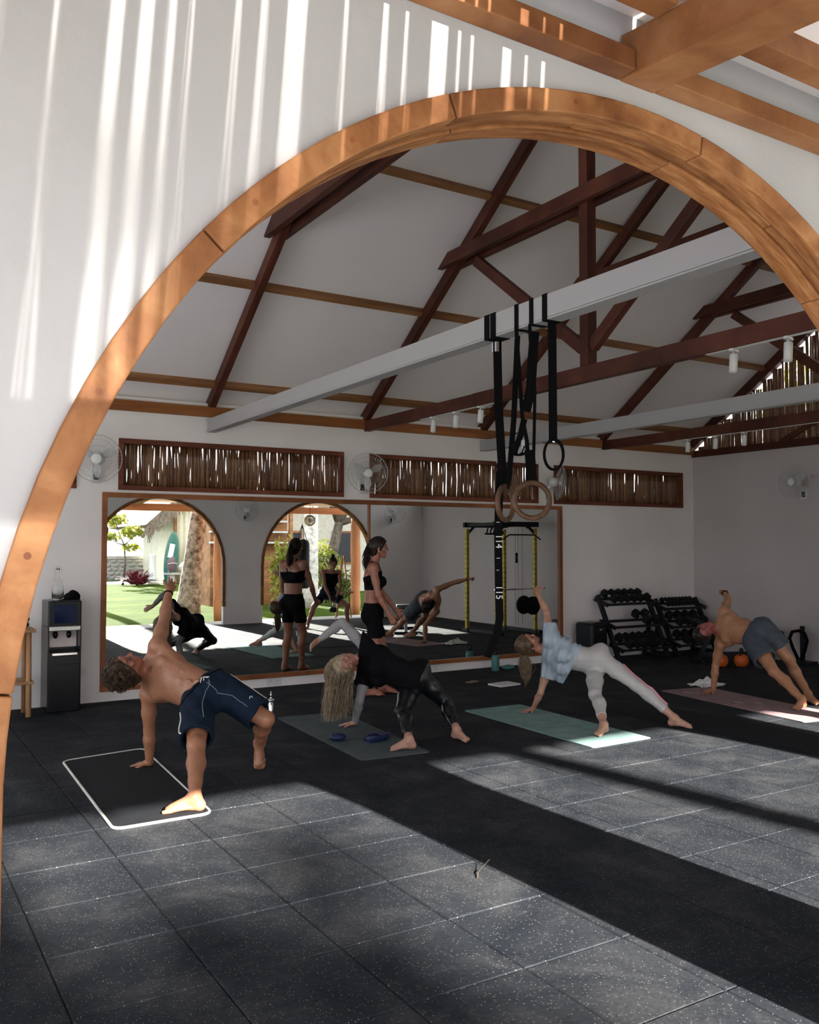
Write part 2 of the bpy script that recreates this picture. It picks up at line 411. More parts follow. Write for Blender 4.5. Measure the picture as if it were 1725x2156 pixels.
for x, y in cells:
    dz = random.uniform(-0.0012, 0.0012)
    x0, x1, y0, y1 = max(x - 0.25, XL), min(x + 0.25, XR), max(y - 0.25, YO - 0.02), min(y + 0.25, YB)
    full = (x1 - x0) > 0.499 and (y1 - y0) > 0.499
    if (x, y) in sel:
        me = tm if full else tile_mesh(x1 - x0, y1 - y0)
        o = link('rubber_tile', me, None, floor, ((x0 + x1) / 2, (y0 + y1) / 2, dz))
        o.rotation_euler = (random.uniform(-0.0016, 0.0016), random.uniform(-0.0016, 0.0016), 0)
    else:
        if x1 - x0 < 0.02 or y1 - y0 < 0.02: continue
        me = tile_mesh(x1 - x0, y1 - y0) if not full else tm
        rest.add([(v.co.x + (x0 + x1) / 2, v.co.y + (y0 + y1) / 2, v.co.z + dz) for v in me.vertices], [tuple(q.vertices) for q in me.polygons])
tag(rest.obj('rubber_tiles', M['rubber'], floor), kind='stuff')

# ------------------------------------------------------------------ roof: ceiling boards, purlins, plates, trusses
SL = 0.70
def roof_z(y, side=1): return 3.0 + SL * ((YB - y) if side > 0 else (y - YI))   # underside of rafters
UP = Vector((0, SL, 1)).normalized()
ceil_off = 0.20
mb = MB()
ZR = roof_z(YR) + ceil_off
for y_e, sg in ((YB + 0.35, 1), (YI - 0.30, -1)):
    z_e = ZR - SL * abs(y_e - YR)
    mb.add([(XL - 0.4, y_e, z_e), (XR + 0.4, y_e, z_e), (XR + 0.4, YR, ZR), (XL - 0.4, YR, ZR), (XL - 0.4, y_e, z_e + 0.06), (XR + 0.4, y_e, z_e + 0.06), (XR + 0.4, YR, ZR + 0.06), (XL - 0.4, YR, ZR + 0.06)],
           [(0, 1, 2, 3), (7, 6, 5, 4), (0, 4, 5, 1), (0, 3, 7, 4), (1, 5, 6, 2), (3, 2, 6, 7)])
ceil = struct(mb.obj('ceiling', M['ceiling']))
mb = MB()
mb.box(((XL + XR) / 2, YB - 0.012, 3.005), (XR - XL, 0.07, 0.11)); mb.obj('wall_plate', M['wood_plate_x'], ceil, bevel=0.004)
mb = MB(); mb.box(((XL + XR) / 2, YI + 0.03, 3.005), (XR - XL, 0.07, 0.11)); mb.obj('wall_plate', M['wood_plate_x'], ceil, bevel=0.004)
for py in (3.96, 2.84, 1.62):
    for sg in (1, -1):
        y = py if sg > 0 else 2 * YR - py
        z = ZR - SL * abs(y - YR) - 0.045
        up = (0, SL * sg, 1)
        mb = MB(); mb.bar((XL, y, z), (XR, y, z), 0.06, 0.075, up); mb.obj('purlin', M['wood_purlin_x'], ceil, bevel=0.003)
mb = MB(); mb.box(((XL + XR) / 2, YR, ZR - 0.11), (XR - XL, 0.06, 0.16)); mb.obj('ridge_beam', M['wood_dark_y'], ceil)

def rafter(mb, x, sg, wd=0.075, ht=0.12, off=0.0):
    ya = YB if sg > 0 else YI
    a = Vector((x + off, ya, 3.0 + 0.02)); bb = Vector((x + off, YR, roof_z(YR)))
    up = Vector((0, SL * sg, 1)).normalized()
    d = (bb - a).normalized()
    return mb.bar(a + up * ht / 2 - d * 0.02, bb + up * ht / 2, wd, ht, up)
def truss(x, label, tie, king=True, group='roof trusses'):
    t = thing('roof_truss', label, 'roof truss', (x, YR, 2.93), 0, group)
    T = Matrix.Translation((-x, -YR, -2.93)); mt = M['wood_dark_y']
    def part(mb, n):
        o = mb.obj(n, mt, t, bevel=0.004); o.data.transform(T); return o
    for sg in (1, -1): part(rafter(MB(), x, sg), 'rafter')
    if tie:
        part(MB().bar((x, YB - 0.03, 2.985), (x, 1.9, 2.985), 0.075, 0.125), 'tie_beam'); part(MB().bar((x, 1.9, 2.985), (x, YI + 0.04, 2.985), 0.08, 0.13), 'tie_beam')
        part(MB().bar((x, YR + 0.06, 3.05), (x, YR + 0.06, roof_z(YR) + 0.05), 0.10, 0.10, (0, 1, 0)), 'king_post')
        for sg in (1, -1):
            part(MB().bar((x + 0.002, YR + 0.06 + sg * 1.56, 4.36), (x + 0.002, YR + 0.06 + sg * 0.05, 3.20), 0.07, 0.10), 'strut')
    for s in (0.075, -0.075):
        if tie and s < 0 and False: continue
        part(MB().bar((x + s, 2.42, 4.47), (x + s, 2 * YR - 2.42, 4.47), 0.06, 0.13 if tie else 0.16), 'collar_beam')
    return t
truss(2.56, 'dark stained rafter pair with collar above the nearest white steel beam', False)
truss(4.466, 'dark stained king-post truss whose tie beam carries five white spotlights', True)
truss(6.20, 'dark stained rafter pair above the far white steel beam', False)
truss(8.29, 'dark stained king-post truss nearest the bamboo gable', True)

# bamboo gable on the right wall
gt = thing('bamboo_gable', 'gable screen of upright dark bamboo canes above the right wall', 'bamboo screen', (XR, YR, 2.92))
def gpart(mb, n, mt='wood_dark_y'):
    o = mb.obj(n, M[mt], gt, bevel=0.003); o.data.transform(Matrix.Translation((-XR, -YR, -2.92))); return o
gpart(MB().bar((XR + 0.03, YI, 2.96), (XR + 0.03, YB, 2.96), 0.12, 0.10), 'bottom_plate')
for sg in (1, -1):
    gpart(rafter(MB(), XR, sg, 0.09, 0.14), 'rafter')
    gpart(MB().bar((XR + 0.0, YR + sg * 2.35, 3.0), (XR + 0.0, YR + sg * 0.1, 3.95), 0.05, 0.07), 'brace')
cane_me = None
def cane_mesh(h, r=0.0105, bend=0.002, ph=0.0):
    mb = MB(); n = max(4, int(h / 0.10)); path = []; rr = []
    for k in range(n + 1):
        z = h * k / n; x = bend * math.sin(ph + 2.6 * z / 0.44 + 0.6 * k) + bend * 0.6 * math.sin(ph * 2 + 1.7 * k); q = r * (1 - 0.16 * z / h); path.append((x, 0, z)); rr.append(q)
        if 0 < k < n and k % 2: path += [(x, 0, z + 0.004), (x, 0, z + 0.008)]; rr += [q * 1.16, q]
    mb.tube(path, rr, 6); return mb.mesh('cane')
y = YB - 0.1
gm = {}
while y > -1.3:
    h = min(roof_z(y) if y > YR else roof_z(y, -1), 9) - 2.95
    hk = round(h / 0.12)
    if hk >= 1:
        if hk not in gm:
            gm[hk] = cane_mesh(hk * 0.12, 0.017); gm[hk].materials.append(M['bamboo'])
        o = link('cane', gm[hk], None, gt, (0.03 + random.uniform(-0.006, 0.006), y - YR, 0.03)); o.rotation_euler = (random.uniform(-0.012, 0.012), random.uniform(-0.01, 0.01), random.uniform(0, 6))
    y -= random.uniform(0.024, 0.038)

# ------------------------------------------------------------------ white steel beams
def steel_beam(x, label):
    t = thing('steel_beam', label, 'beam', (x, YR, 2.79), 0, 'white steel beams')
    y0, y1 = YI - YR, YB - YR - 0.005
    mb = MB(); mb.box((0.02, (y0 + y1) / 2, 0.065), (0.012, y1 - y0, 0.118)); mb.obj('web', M['steel_white'], t)
    mb = MB(); mb.box((0.0, (y0 + y1) / 2, 0.129), (0.10, y1 - y0, 0.010)); mb.obj('top_flange', M['steel_white'], t)
    mb = MB(); mb.box((0.0, (y0 + y1) / 2, 0.002), (0.10, y1 - y0, 0.012)); mb.obj('bottom_flange', M['steel_white'], t)
    mb = MB(); mb.box((-0.046, (y0 + y1) / 2, 0.065), (0.008, y1 - y0 - 0.06, 0.118)); mb.obj('side_cover', M['steel_white'], t)
    return t
steel_beam(2.56, 'white steel beam that carries the gym rings and black straps')
steel_beam(6.20, 'white steel beam further back, without straps')

# ------------------------------------------------------------------ bamboo windows in the back wall
cms = [cane_mesh(WZ1 - WZ0 - 0.09, 0.0128, 0.0045, q * 1.3) for q in range(6)]
for q in cms: q.materials.append(M['bamboo'])
for wi, (x0, x1) in enumerate(WINS):
    root = bpy.data.objects.new('window_%d' % (wi + 1), None); COL.objects.link(root); struct(root); root.location = ((x0 + x1) / 2, YB, WZ0)
    W_, H_ = x1 - x0, WZ1 - WZ0
    for nm, c, d in (('frame_rail', (0, 0.045, 0.025), (W_, 0.13, 0.05)), ('frame_rail', (0, 0.045, H_ - 0.025), (W_, 0.13, 0.05)),
                     ('frame_stile', (-W_ / 2 + 0.025, 0.045, H_ / 2), (0.05, 0.128, H_ - 0.1)), ('frame_stile', (W_ / 2 - 0.025, 0.045, H_ / 2), (0.05, 0.128, H_ - 0.1))):
        mb = MB(); mb.box(c, d); mb.obj(nm, M['wood_wframe'], root, bevel=0.003)
    x = -W_ / 2 + 0.06
    if wi == 0: x = W_ / 2 - 0.9
    dens = (0.0135, 0.0200) if wi < 3 else (0.0120, 0.0172)
    while x < W_ / 2 - 0.06:
        o = link('cane', random.choice(cms), None, root, (x, 0.055 + random.uniform(-0.006, 0.012), 0.045))
        o.rotation_euler = (random.uniform(-0.008, 0.008), random.uniform(-0.016, 0.016), random.choice((0, PI, 0.5, PI - 0.6, 0.9)))
        x += random.uniform(*dens)

# ------------------------------------------------------------------ wall mirror
MX0, MX1, MZ0, MZ1, MMX = 1.43, 7.515, 0.10, 2.105, 4.509
t = thing('wall_mirror', 'large wood-framed mirror of two panes along the back wall', 'mirror', ((MX0 + MX1) / 2, YB, MZ0))
T = Matrix.Translation((-(MX0 + MX1) / 2, -YB, -MZ0)); fwid = 0.05
for nm, c, d in (('frame_rail', ((MX0 + MX1) / 2, YB - 0.018, MZ0 + fwid / 2), (MX1 - MX0, 0.036, fwid)), ('frame_rail', ((MX0 + MX1) / 2, YB - 0.018, MZ1 - fwid / 2), (MX1 - MX0, 0.036, fwid)),
                 ('frame_stile', (MX0 + fwid / 2, YB - 0.018, (MZ0 + MZ1) / 2), (fwid, 0.035, MZ1 - MZ0 - 2 * fwid)), ('frame_stile', (MX1 - fwid / 2, YB - 0.018, (MZ0 + MZ1) / 2), (fwid, 0.035, MZ1 - MZ0 - 2 * fwid)),
                 ('mullion', (MMX, YB - 0.016, (MZ0 + MZ1) / 2), (0.022, 0.03, MZ1 - MZ0 - 2 * fwid))):
    mb = MB(); mb.box(c, d); o = mb.obj(nm, M['wood_frame'], t, bevel=0.002); o.data.transform(T)
for a, bb in ((MX0 + fwid, MMX - 0.011), (MMX + 0.011, MX1 - fwid)):
    mb = MB(); mb.box(((a + bb) / 2, YB - 0.006, (MZ0 + MZ1) / 2), (bb - a, 0.006, MZ1 - MZ0 - 2 * fwid)); o = mb.obj('mirror_pane', M['mirror'], t); o.data.transform(T)

# ------------------------------------------------------------------ porch: plates, rafters, eave beam, deck
pr = struct(bpy.data.objects.new('porch_roof', None)); COL.objects.link(pr)
YE = -5.5
def pz(y): return 2.575 + 0.105 * (y - YO)        # underside of porch rafters
RX = [ACX + APITCH * k for k in (-1, 0, 1, 2)]
for k in range(-2, 3):
    xa = ACX + APITCH * k + 0.055; xb = ACX + APITCH * (k + 1) - 0.055
    MB().bar((xa, YO - 0.026, 2.598), (xb, YO - 0.026, 2.598), 0.052, 0.046).obj('wall_plate', M['wood_porch'], pr, bevel=0.003)
    MB().bar((xa, YO - 0.14, 2.70), (xb, YO - 0.14, 2.70), 0.06, 0.09).obj('purlin', M['wood_porch'], pr, bevel=0.003)
    if k >= 0: MB().bar((xa, -4.75, 2.62), (xb, -4.75, 2.62), 0.06, 0.09).obj('purlin', M['wood_porch'], pr, bevel=0.003)
for x in [ACX + APITCH * k for k in range(-1, 3)]:
    MB().bar((x, YO, pz(YO) + 0.05), (x, YE - 0.25, pz(YE - 0.25) + 0.05), 0.105, 0.10).obj('rafter', M['wood_porch'], pr, bevel=0.004)
MB().bar((XL - 0.5, YE, pz(YE) - 0.005), (XR + 0.4, YE, pz(YE) - 0.005), 0.07, 0.15).obj('eave_beam', wood('orange eave wood', (0.5, 0.16, 0.06), (0.62, 0.22, 0.09), (0.7, 0.3, 0.14), (0.15, 1, 1), 8), pr, bevel=0.004)  # eave beam in a brighter orange wood than the rafters
# solid ceiling boards right of the near rafter, loose bamboo poles with gaps left of it
for k in range(0, 3):
    xa = ACX + APITCH * k; xb = xa + APITCH
    mb = MB(); mb.bar(((xa + xb) / 2, YO, pz(YO) + 0.165), ((xa + xb) / 2, YE - 0.3, pz(YE - 0.3) + 0.165), APITCH - 0.004, 0.02); mb.obj('ceiling_board', M['ceiling'], pr)
x = ACX - 0.04
pole = None
random.seed(3)
mb = MB(); mb.bar((ACX - 0.13, YO, pz(YO) + 0.17), (ACX - 0.13, YE - 0.3, pz(YE - 0.3) + 0.17), 0.24, 0.03); mb.obj('ceiling_board', M['ceiling'], pr)
x = ACX - 0.26
pm = {}
while x > XL - 0.3:
    wd = random.choice((0.022, 0.035, 0.05, 0.07))
    if wd not in pm:
        mb = MB(); mb.bar((0, YO, pz(YO) + 0.17), (0, YE - 0.3, pz(YE - 0.3) + 0.17), wd, 0.035); pm[wd] = mb.mesh('roof_slat'); pm[wd].materials.append(M['wood_porch'])
    link('roof_slat', pm[wd], None, pr, (x - wd / 2, 0, 0))
    x -= wd + random.choice((0.006, 0.012, 0.022, 0.038, 0.008))
# ------------------------------------------------------------------ wall fans
m, nt, b = new_mat('frosted fan blade'); b.inputs['Base Color'].default_value = (0.55, 0.56, 0.57, 1); b.inputs['Roughness'].default_value = 0.35
b.inputs['Alpha'].default_value = 0.55; M['blade'] = m
M['wire'] = plain('grey wire', (0.42, 0.42, 0.41), 0.4, var=0.05)
def make_fan(name, label, group, yaw=0.0, pitch=0.0):
    """origin on the wall, blowing towards local -Y"""
    t = thing(name, label, 'fan', (0, 0, 0), 0, group)
    mb = MB(); mb.box((0, -0.022, -0.15), (0.085, 0.044, 0.17)); base = mb.obj('wall_base', M['white_plastic'], t, bevel=0.008)
    mb = MB(); mb.box((0, -0.047, -0.165), (0.052, 0.006, 0.075)); mb.obj('control_panel', M['black_plastic'], base, bevel=0.003)
    mb = MB(); mb.tube([(0, -0.03, -0.09), (0, -0.10, -0.07), (0, -0.14, -0.01)], 0.022, 10); mb.obj('arm', M['white_plastic'], t)
    R = Matrix.Rotation(yaw, 3, 'Z') @ Matrix.Rotation(pitch, 3, 'X')
    A = Matrix.Rotation(PI / 2, 3, 'X')      # lathe axis z -> -y
    hc = Vector((0, -0.16, 0.0))
    def place(o):
        o.data.transform(R.to_4x4()); o.data.transform(Matrix.Translation(hc)); return o
    mb = MB(); mb.lathe([(0.0, -0.05), (0.045, -0.045), (0.062, 0.0), (0.058, 0.06), (0.0, 0.065)], 20, M=A); place(mb.obj('motor_housing', M['white_plastic'], t))
    g = MB(); RG = 0.232
    prof_b = [(0.06, 0.03), (0.13, 0.045), (0.19, 0.07), (RG, 0.095)]; prof_f = [(0.05, 0.155), (0.13, 0.150), (0.19, 0.128), (RG, 0.095)]
    for k in range(40):
        a = 2 * PI * k / 40
        for pf in (prof_b, prof_f): g.tube([A @ Vector((r * math.cos(a), r * math.sin(a), z)) for r, z in pf], 0.0010, 3, caps=False)
    for pf in (prof_b, prof_f):
        for r, z in pf[1:3]: g.tube([A @ Vector((r * math.cos(2 * PI * k / 36), r * math.sin(2 * PI * k / 36), z)) for k in range(36)], 0.0012, 3, closed=True)
    g.tube([A @ Vector((RG * math.cos(2 * PI * k / 40), RG * math.sin(2 * PI * k / 40), 0.095)) for k in range(40)], 0.0042, 6, closed=True)
    place(g.obj('guard', M['wire'], t))
    mb = MB(); mb.lathe([(0.0, 0.162), (0.04, 0.161), (0.052, 0.155), (0.050, 0.148), (0.0, 0.148)], 24, M=A); place(mb.obj('badge_cap', M['white_plastic'], t))
    mb = MB(); mb.lathe([(0.0, 0.13), (0.03, 0.125), (0.032, 0.07), (0.0, 0.07)], 16, M=A); hub = place(mb.obj('hub', M['white_plastic'], t))
    for q in range(3):
        a0 = 2 * PI * q / 3 + 0.5; V = []; F = []
        for i in range(7):
            r = 0.03 + 0.155 * i / 6; w_ = 0.25 + 0.55 * math.sin(PI * min(1, 0.15 + i / 7.0)) 
            for j in range(4):
                u = j / 3 - 0.5; a = a0 + u * w_ * (1.1 - 0.04 * i); V.append(tuple(A @ Vector((r * math.cos(a), r * math.sin(a), 0.098 + 0.035 * u))))
        for i in range(6):
            for j in range(3): F.append((i * 4 + j, i * 4 + j + 1, i * 4 + 5 + j, i * 4 + 4 + j))
        mb = MB(); mb.add(V, F, True); place(mb.obj('blade', M['blade'], t))
    return t
f = make_fan('wall_fan', 'white wall fan by the arch, left of the first bamboo window', 'white wall fans', -0.35, 0.1); f.location = (1.36, YB, 2.43)
f = make_fan('wall_fan', 'white wall fan above the mirror mullion, between two bamboo windows', 'white wall fans', -0.40, 0.12); f.location = (4.40, YB, 2.42)
f = make_fan('wall_fan', 'white wall fan behind the wooden rings, turned to the right', 'white wall fans', 1.0, 0.15); f.location = (7.24, YB, 2.42)
f = make_fan('wall_fan', 'white wall fan alone on the right-hand wall', 'white wall fans', 0.0, 0.05); f.location = (XR, 2.24, 2.42); f.rotation_euler = (0, 0, -PI / 2)
for x, s_ in ((5.93, 'between the two arches seen in the mirror'), (9.35, 'in the mirror, above the yellow rack')):
    f = make_fan('wall_fan', 'white wall fan on the front wall, ' + s_, 'white wall fans', 0.3, 0.1); f.location = (x, YI, 2.30); f.rotation_euler = (0, 0, PI)

# ------------------------------------------------------------------ track spotlights
def spot(x, y, z_under, label, rz):
    t = thing('spotlight', label, 'spotlight', (x, y, z_under), rz, 'white track spotlights')
    mb = MB(); mb.box((0.012, 0, -0.008), (0.10, 0.03, 0.016)); mb.obj('adapter', M['white_plastic'], t)
    mb = MB(); mb.tube([(0, 0, -0.01), (0, 0, -0.055)], 0.007, 8); mb.obj('stem', M['white_plastic'], t)
    mb = MB(); mb.lathe([(0.0, 0.065), (0.026, 0.065), (0.028, 0.06), (0.028, -0.06), (0.024, -0.06), (0.020, -0.045), (0.0, -0.045)], 18, c=(0, 0, -0.10), M=Matrix.Rotation(0.12, 3, 'Y'))
    mb.obj('lamp_head', M['white_plastic'], t)
    return t
lab = ['nearest the back wall', 'second from the back wall', 'third from the back wall', 'fourth from the back wall', 'nearest the arch']
for k, y in enumerate((2.66, 2.24, 1.82, -1.125, -1.55)):
    spot(4.466, y, 2.917, 'white track spotlight under the middle tie beam, ' + lab[k], 0.3)
for k, y in enumerate((2.60, 2.17, 1.75)):
    spot(8.29, y, 2.917, 'white track spotlight under the far tie beam, ' + ['leftmost of three', 'middle of three', 'rightmost of three'][k], 0.3)
for x, y0, y1, lb in ((4.466, 1.6, 2.9, 'left track rail under the middle tie beam'), (4.466, -2.6, -0.9, 'near track rail under the middle tie beam'), (8.29, -1.5, 2.8, 'track rail under the far tie beam')):
    mb = MB(); mb.box((x, (y0 + y1) / 2, 2.918), (0.034, y1 - y0, 0.006)); tag(mb.obj('track_rail', M['white_plastic']), 'slim white ' + lb, 'track rail', 'track rails')

# ------------------------------------------------------------------ rings and straps on the near beam
SIDE = (0.85, -0.52, 0)
M['ring_wood'] = wood('birch ring wood', (0.065, 0.032, 0.018), (0.11, 0.058, 0.033), (0.16, 0.09, 0.05), (1, 1, 1), 14, 0.45)
BX = 2.56
def text_mesh(body, size):
    cu = bpy.data.curves.new('print', 'FONT'); cu.body = body; cu.size = size; cu.align_x = 'CENTER'; cu.align_y = 'CENTER'; cu.extrude = 0.0003
    o = bpy.data.objects.new('tmp', cu); COL.objects.link(o); bpy.context.view_layer.update()
    me = bpy.data.meshes.new_from_object(o.evaluated_get(bpy.context.evaluated_depsgraph_get())); bpy.data.objects.remove(o); return me
def over_beam(mb, y, wd, th=0.003, dy=0.0):
    """band wrapped round the beam"""
    x0, x1, z0, z1 = BX - 0.053, BX + 0.053, 2.783, 2.928
    mb.strap([(x0, y, z0), (x0, y, z1), (x1, y, z1), (x1, y, z0), (x0 - 0.001, y, z0)], wd, th, (0, 1, 0))
def ring_mesh(n):
    mb = MB(); mb.tube([(0.0985 * math.cos(2 * PI * k / 48), 0, 0.0985 * math.sin(2 * PI * k / 48)) for k in range(48)], 0.0155, 12, closed=True); return mb
def hang(root, pts, wd, name, th=0.003, side=SIDE):
    L0 = Vector(root.location); mb = MB(); mb.strap([Vector(q) - L0 for q in pts], wd, th, side); return mb.obj(name, M['black_web'], root)
# ring A: two strap runs and a long numbered tail
r = thing('gym_ring', 'wooden gym ring turned edge-on, left of the pair, with long numbered strap', 'gym ring', (BX, -1.03, 1.81), 0, 'wooden gym rings')
ro = ring_mesh(0).obj('ring', M['ring_wood'], r); ro.data.transform(Matrix.Rotation(math.radians(25), 4, 'Z'))
mb = MB(); over_beam(mb, -0.925, 0.05); o = mb.obj('beam_wrap', M['black_web'], r); o.data.transform(Matrix.Translation((-BX, 1.03, -1.81)))
mb = MB(); over_beam(mb, -0.985, 0.05); o = mb.obj('beam_wrap', M['black_web'], r); o.data.transform(Matrix.Translation((-BX, 1.03, -1.81)))
hang(r, [(BX, -0.955, 2.80), (BX, -0.965, 2.4), (BX, -1.0, 2.0), (BX, -1.02, 1.90)], 0.05, 'strap')
hang(r, [(BX + 0.03, -1.11, 2.78), (BX + 0.02, -1.085, 2.3), (BX + 0.01, -1.05, 1.95), (BX, -1.04, 1.895)], 0.032, 'strap')
hang(r, [(BX - 0.01, -0.99, 2.0), (BX - 0.012, -0.972, 1.64), (BX - 0.012, -0.978, 1.3), (BX - 0.012, -0.985, 1.14), (BX - 0.012, -0.96, 1.05), (BX - 0.02, -0.90, 0.94), (BX - 0.02, -0.875, 0.905)], 0.046, 'strap_tail')
mb = MB(); mb.box((-0.006, 0.085, 0.93), (0.02, 0.045, 0.06)); mb.obj('cam_buckle', M['chrome'], r)
for z, s_ in ((1.588, '114'), (1.291, '115')):
    me = text_mesh(s_, 0.055); me.transform(Matrix.Rotation(-PI / 2, 4, 'Z')); me.transform(Matrix.Rotation(PI / 2, 4, 'X'))
    me.transform(Matrix.Rotation(-math.radians(31), 4, 'Z'))
    link('strap_number', me, M['white_paint'], r, (-0.012 - 0.006, 0.052 - 0.009, z - 1.81))
mb = MB()
for z in (2.05, 1.9, 1.78, 1.70, 1.49, 1.42, 1.355, 1.225, 1.16):
    mb.box((-0.0135, 0.055, z - 1.81), (0.02, 0.003, 0.003), Matrix.Rotation(-math.radians(31), 3, 'Z'))
mb.obj('strap_marks', M['white_paint'], r)
# ring B
r = thing('gym_ring', 'wooden gym ring facing the camera, right of the pair', 'gym ring', (BX, -1.27, 1.815), 0, 'wooden gym rings')
ro = ring_mesh(1).obj('ring', M['ring_wood'], r); ro.data.transform(Matrix.Rotation(math.radians(-28), 4, 'Z'))
mb = MB(); over_beam(mb, -1.204, 0.034); o = mb.obj('beam_wrap', M['black_web'], r); o.data.transform(Matrix.Translation((-BX, 1.27, -1.815)))
mb = MB(); over_beam(mb, -1.335, 0.034); o = mb.obj('beam_wrap', M['black_web'], r); o.data.transform(Matrix.Translation((-BX, 1.27, -1.815)))
hang(r, [(BX - 0.055, -1.204, 2.80), (BX - 0.03, -1.205, 2.5), (BX - 0.01, -1.20, 2.29), (BX - 0.01, -1.24, 2.15), (BX, -1.255, 1.90)], 0.022, 'strap')
hang(r, [(BX - 0.055, -1.325, 2.79), (BX - 0.04, -1.31, 2.70)], 0.018, 'strap')
hang(r, [(BX, -1.30, 2.76), (BX, -1.28, 2.60), (BX, -1.265, 2.45), (BX, -1.22, 2.32)], 0.055, 'strap_fold')
hang(r, [(BX, -1.30, 2.45), (BX, -1.292, 2.2), (BX, -1.285, 2.05)], 0.018, 'strap')
hang(r, [(BX, -1.25, 2.10), (BX, -1.262, 2.0), (BX, -1.265, 1.895)], 0.058, 'strap_fold')
hang(r, [(BX, -1.205, 2.28), (BX, -1.17, 2.19), (BX, -1.125, 2.12), (BX, -1.115, 2.09), (BX, -1.15, 2.075), (BX, -1.20, 2.085), (BX, -1.225, 2.12)], 0.035, 'strap_loop')
mb = MB(); mb.box((0.0, 0.065, 0.31), (0.02, 0.03, 0.07)); mb.obj('cam_buckle', M['grey_plastic'], r)
# hanging loop C
r = thing('suspension_loop', 'black strap ending in a round loop, right of the wooden rings', 'strap', (BX, -1.455, 2.06), 0)
hang(r, [(BX, -1.448, 2.785), (BX, -1.45, 2.4), (BX, -1.45, 2.12)], 0.046, 'strap')
mb = MB(); over_beam(mb, -1.448, 0.04); o = mb.obj('beam_wrap', M['black_web'], r); o.data.transform(Matrix.Translation((-BX, 1.455, -2.06)))
mb = MB(); V = []
for k in range(29):
    a = 2 * PI * k / 28; V.append(Vector((0.052 * math.sin(a) * 0.85, -0.052 * math.sin(a) * 0.52, -0.004 + 0.082 * math.cos(a))))
mb.strap(V, 0.028, 0.012, (0.52, 0.85, 0)); mb.obj('loop_handle', M['black_web'], r)
mb = MB(); mb.ball((0, 0, 0.066), 0.013, 10, 6); mb.obj('clip', M['chrome'], r)

# ------------------------------------------------------------------ power rack (seen in the mirror)
t = thing('power_rack', 'yellow and black power rack with pull-up bars, reflected in the mirror', 'power rack', (9.29, 0.45, 0))
ys = M['yellow_steel']; bk = M['black_metal']
for px in (-0.43, 0.43):
    for py in (-0.45, 0.45):
        mb = MB(); mb.box((px, py, 0.96), (0.06, 0.06, 1.84)); post = mb.obj('post', ys, t, bevel=0.004)
        mb = MB()
        for k in range(17):
            mb.box((px, py + 0.0305, 0.25 + 0.09 * k), (0.018, 0.003, 0.018)); mb.box((px - 0.0305, py, 0.25 + 0.09 * k), (0.003, 0.018, 0.018))
        mb.obj('hole_row', M['black_plastic'], post)
        mb = MB(); mb.box((px, py, 0.03), (0.09, 0.14, 0.06)); mb.obj('foot', bk, t)
for py in (-0.45, 0.45): MB().bar((-0.5, py, 1.95), (0.5, py, 1.95), 0.06, 0.09).obj('top_beam', bk, t)
for px in (-0.43, 0.43):
    MB().bar((px, -0.45, 1.95), (px, 0.45, 1.95), 0.06, 0.06).obj('top_side', bk, t); MB().bar((px, -0.6, 0.03), (px, 0.6, 0.03), 0.06, 0.05).obj('base_rail', bk, t)
for px, py, dx, dy in ((-0.43, 0.45, 1, 0), (0.43, 0.45, -1, 0), (-0.43, -0.45, 1, 0), (0.43, -0.45, -1, 0)): MB().bar((px, py, 1.78), (px + dx * 0.16, py, 1.92), 0.04, 0.04).obj('gusset', bk, t)
MB().tube([(-0.62, 0.56, 1.86), (-0.5, 0.52, 1.98), (0.1, 0.50, 1.98), (0.2, 0.54, 1.88)], 0.016, 8).obj('pull_up_bar', bk, t)
MB().tube([(-0.42, 0.62, 1.68), (-0.28, 0.62, 1.76), (0.28, 0.62, 1.76), (0.42, 0.62, 1.68)], 0.014, 8).obj('lat_bar', bk, t)
mb = MB()
for k in range(5): mb.tube([(0.02 + 0.08 * k, -0.45, 1.80), (0.05 + 0.08 * k, -0.45, 1.90)], 0.014, 6)
mb.tube([(-0.02, -0.45, 1.79), (0.42, -0.45, 1.79)], 0.018, 6); mb.obj('multi_grip', bk, t)
for k, px in enumerate((0.10, 0.16, 0.26)): MB().tube([(px, 0.30, 0.15), (px, 0.30, 1.9)], 0.004, 5).obj('cable', M['grey_plastic'], t)
MB().lathe([(0, -0.09), (0.025, -0.09), (0.018, 0), (0.025, 0.09), (0, 0.09)], 10, c=(0.13, 0.30, 1.35)).obj('cable_weight', M['black_plastic'], t)
MB().tube([(-0.52, 0.5, 0.80), (0.62, 0.5, 0.80)], 0.014, 8).obj('barbell', M['chrome'], t)
for z0, px in ((0.52, 0.10), (0.50, 0.30)):
    MB().lathe([(0.0, -0.025), (0.03, -0.025), (0.16, -0.02), (0.165, 0.0), (0.16, 0.02), (0.03, 0.025), (0, 0.025)], 24, M=Matrix.Rotation(PI / 2, 3, 'X'), c=(px, 0.54, z0)).obj('weight_plate', M['black_rubber'], t)

# flat weight bench and floor mat near the rack
t = thing('weight_bench', 'black flat weight bench in the mirror, beside the rack', 'bench', (7.85, -0.55, 0), 0.5)
mb = MB(); mb.box((0, 0, 0.43), (0.28, 1.1, 0.07)); mb.obj('pad', M['black_rubber'], t, bevel=0.015)
for sg in (-1, 1):
    MB().bar((0, sg * 0.42, 0.39), (0, sg * 0.5, 0.03), 0.05, 0.05, (0, 1, 0)).obj('leg', M['grey_plastic'], t); MB().box((0, sg * 0.5, 0.022), (0.42, 0.05, 0.044)).obj('foot', bk, t)
MB().bar((0, -0.42, 0.2), (0, 0.42, 0.36), 0.04, 0.05).obj('brace', M['chrome'], t)

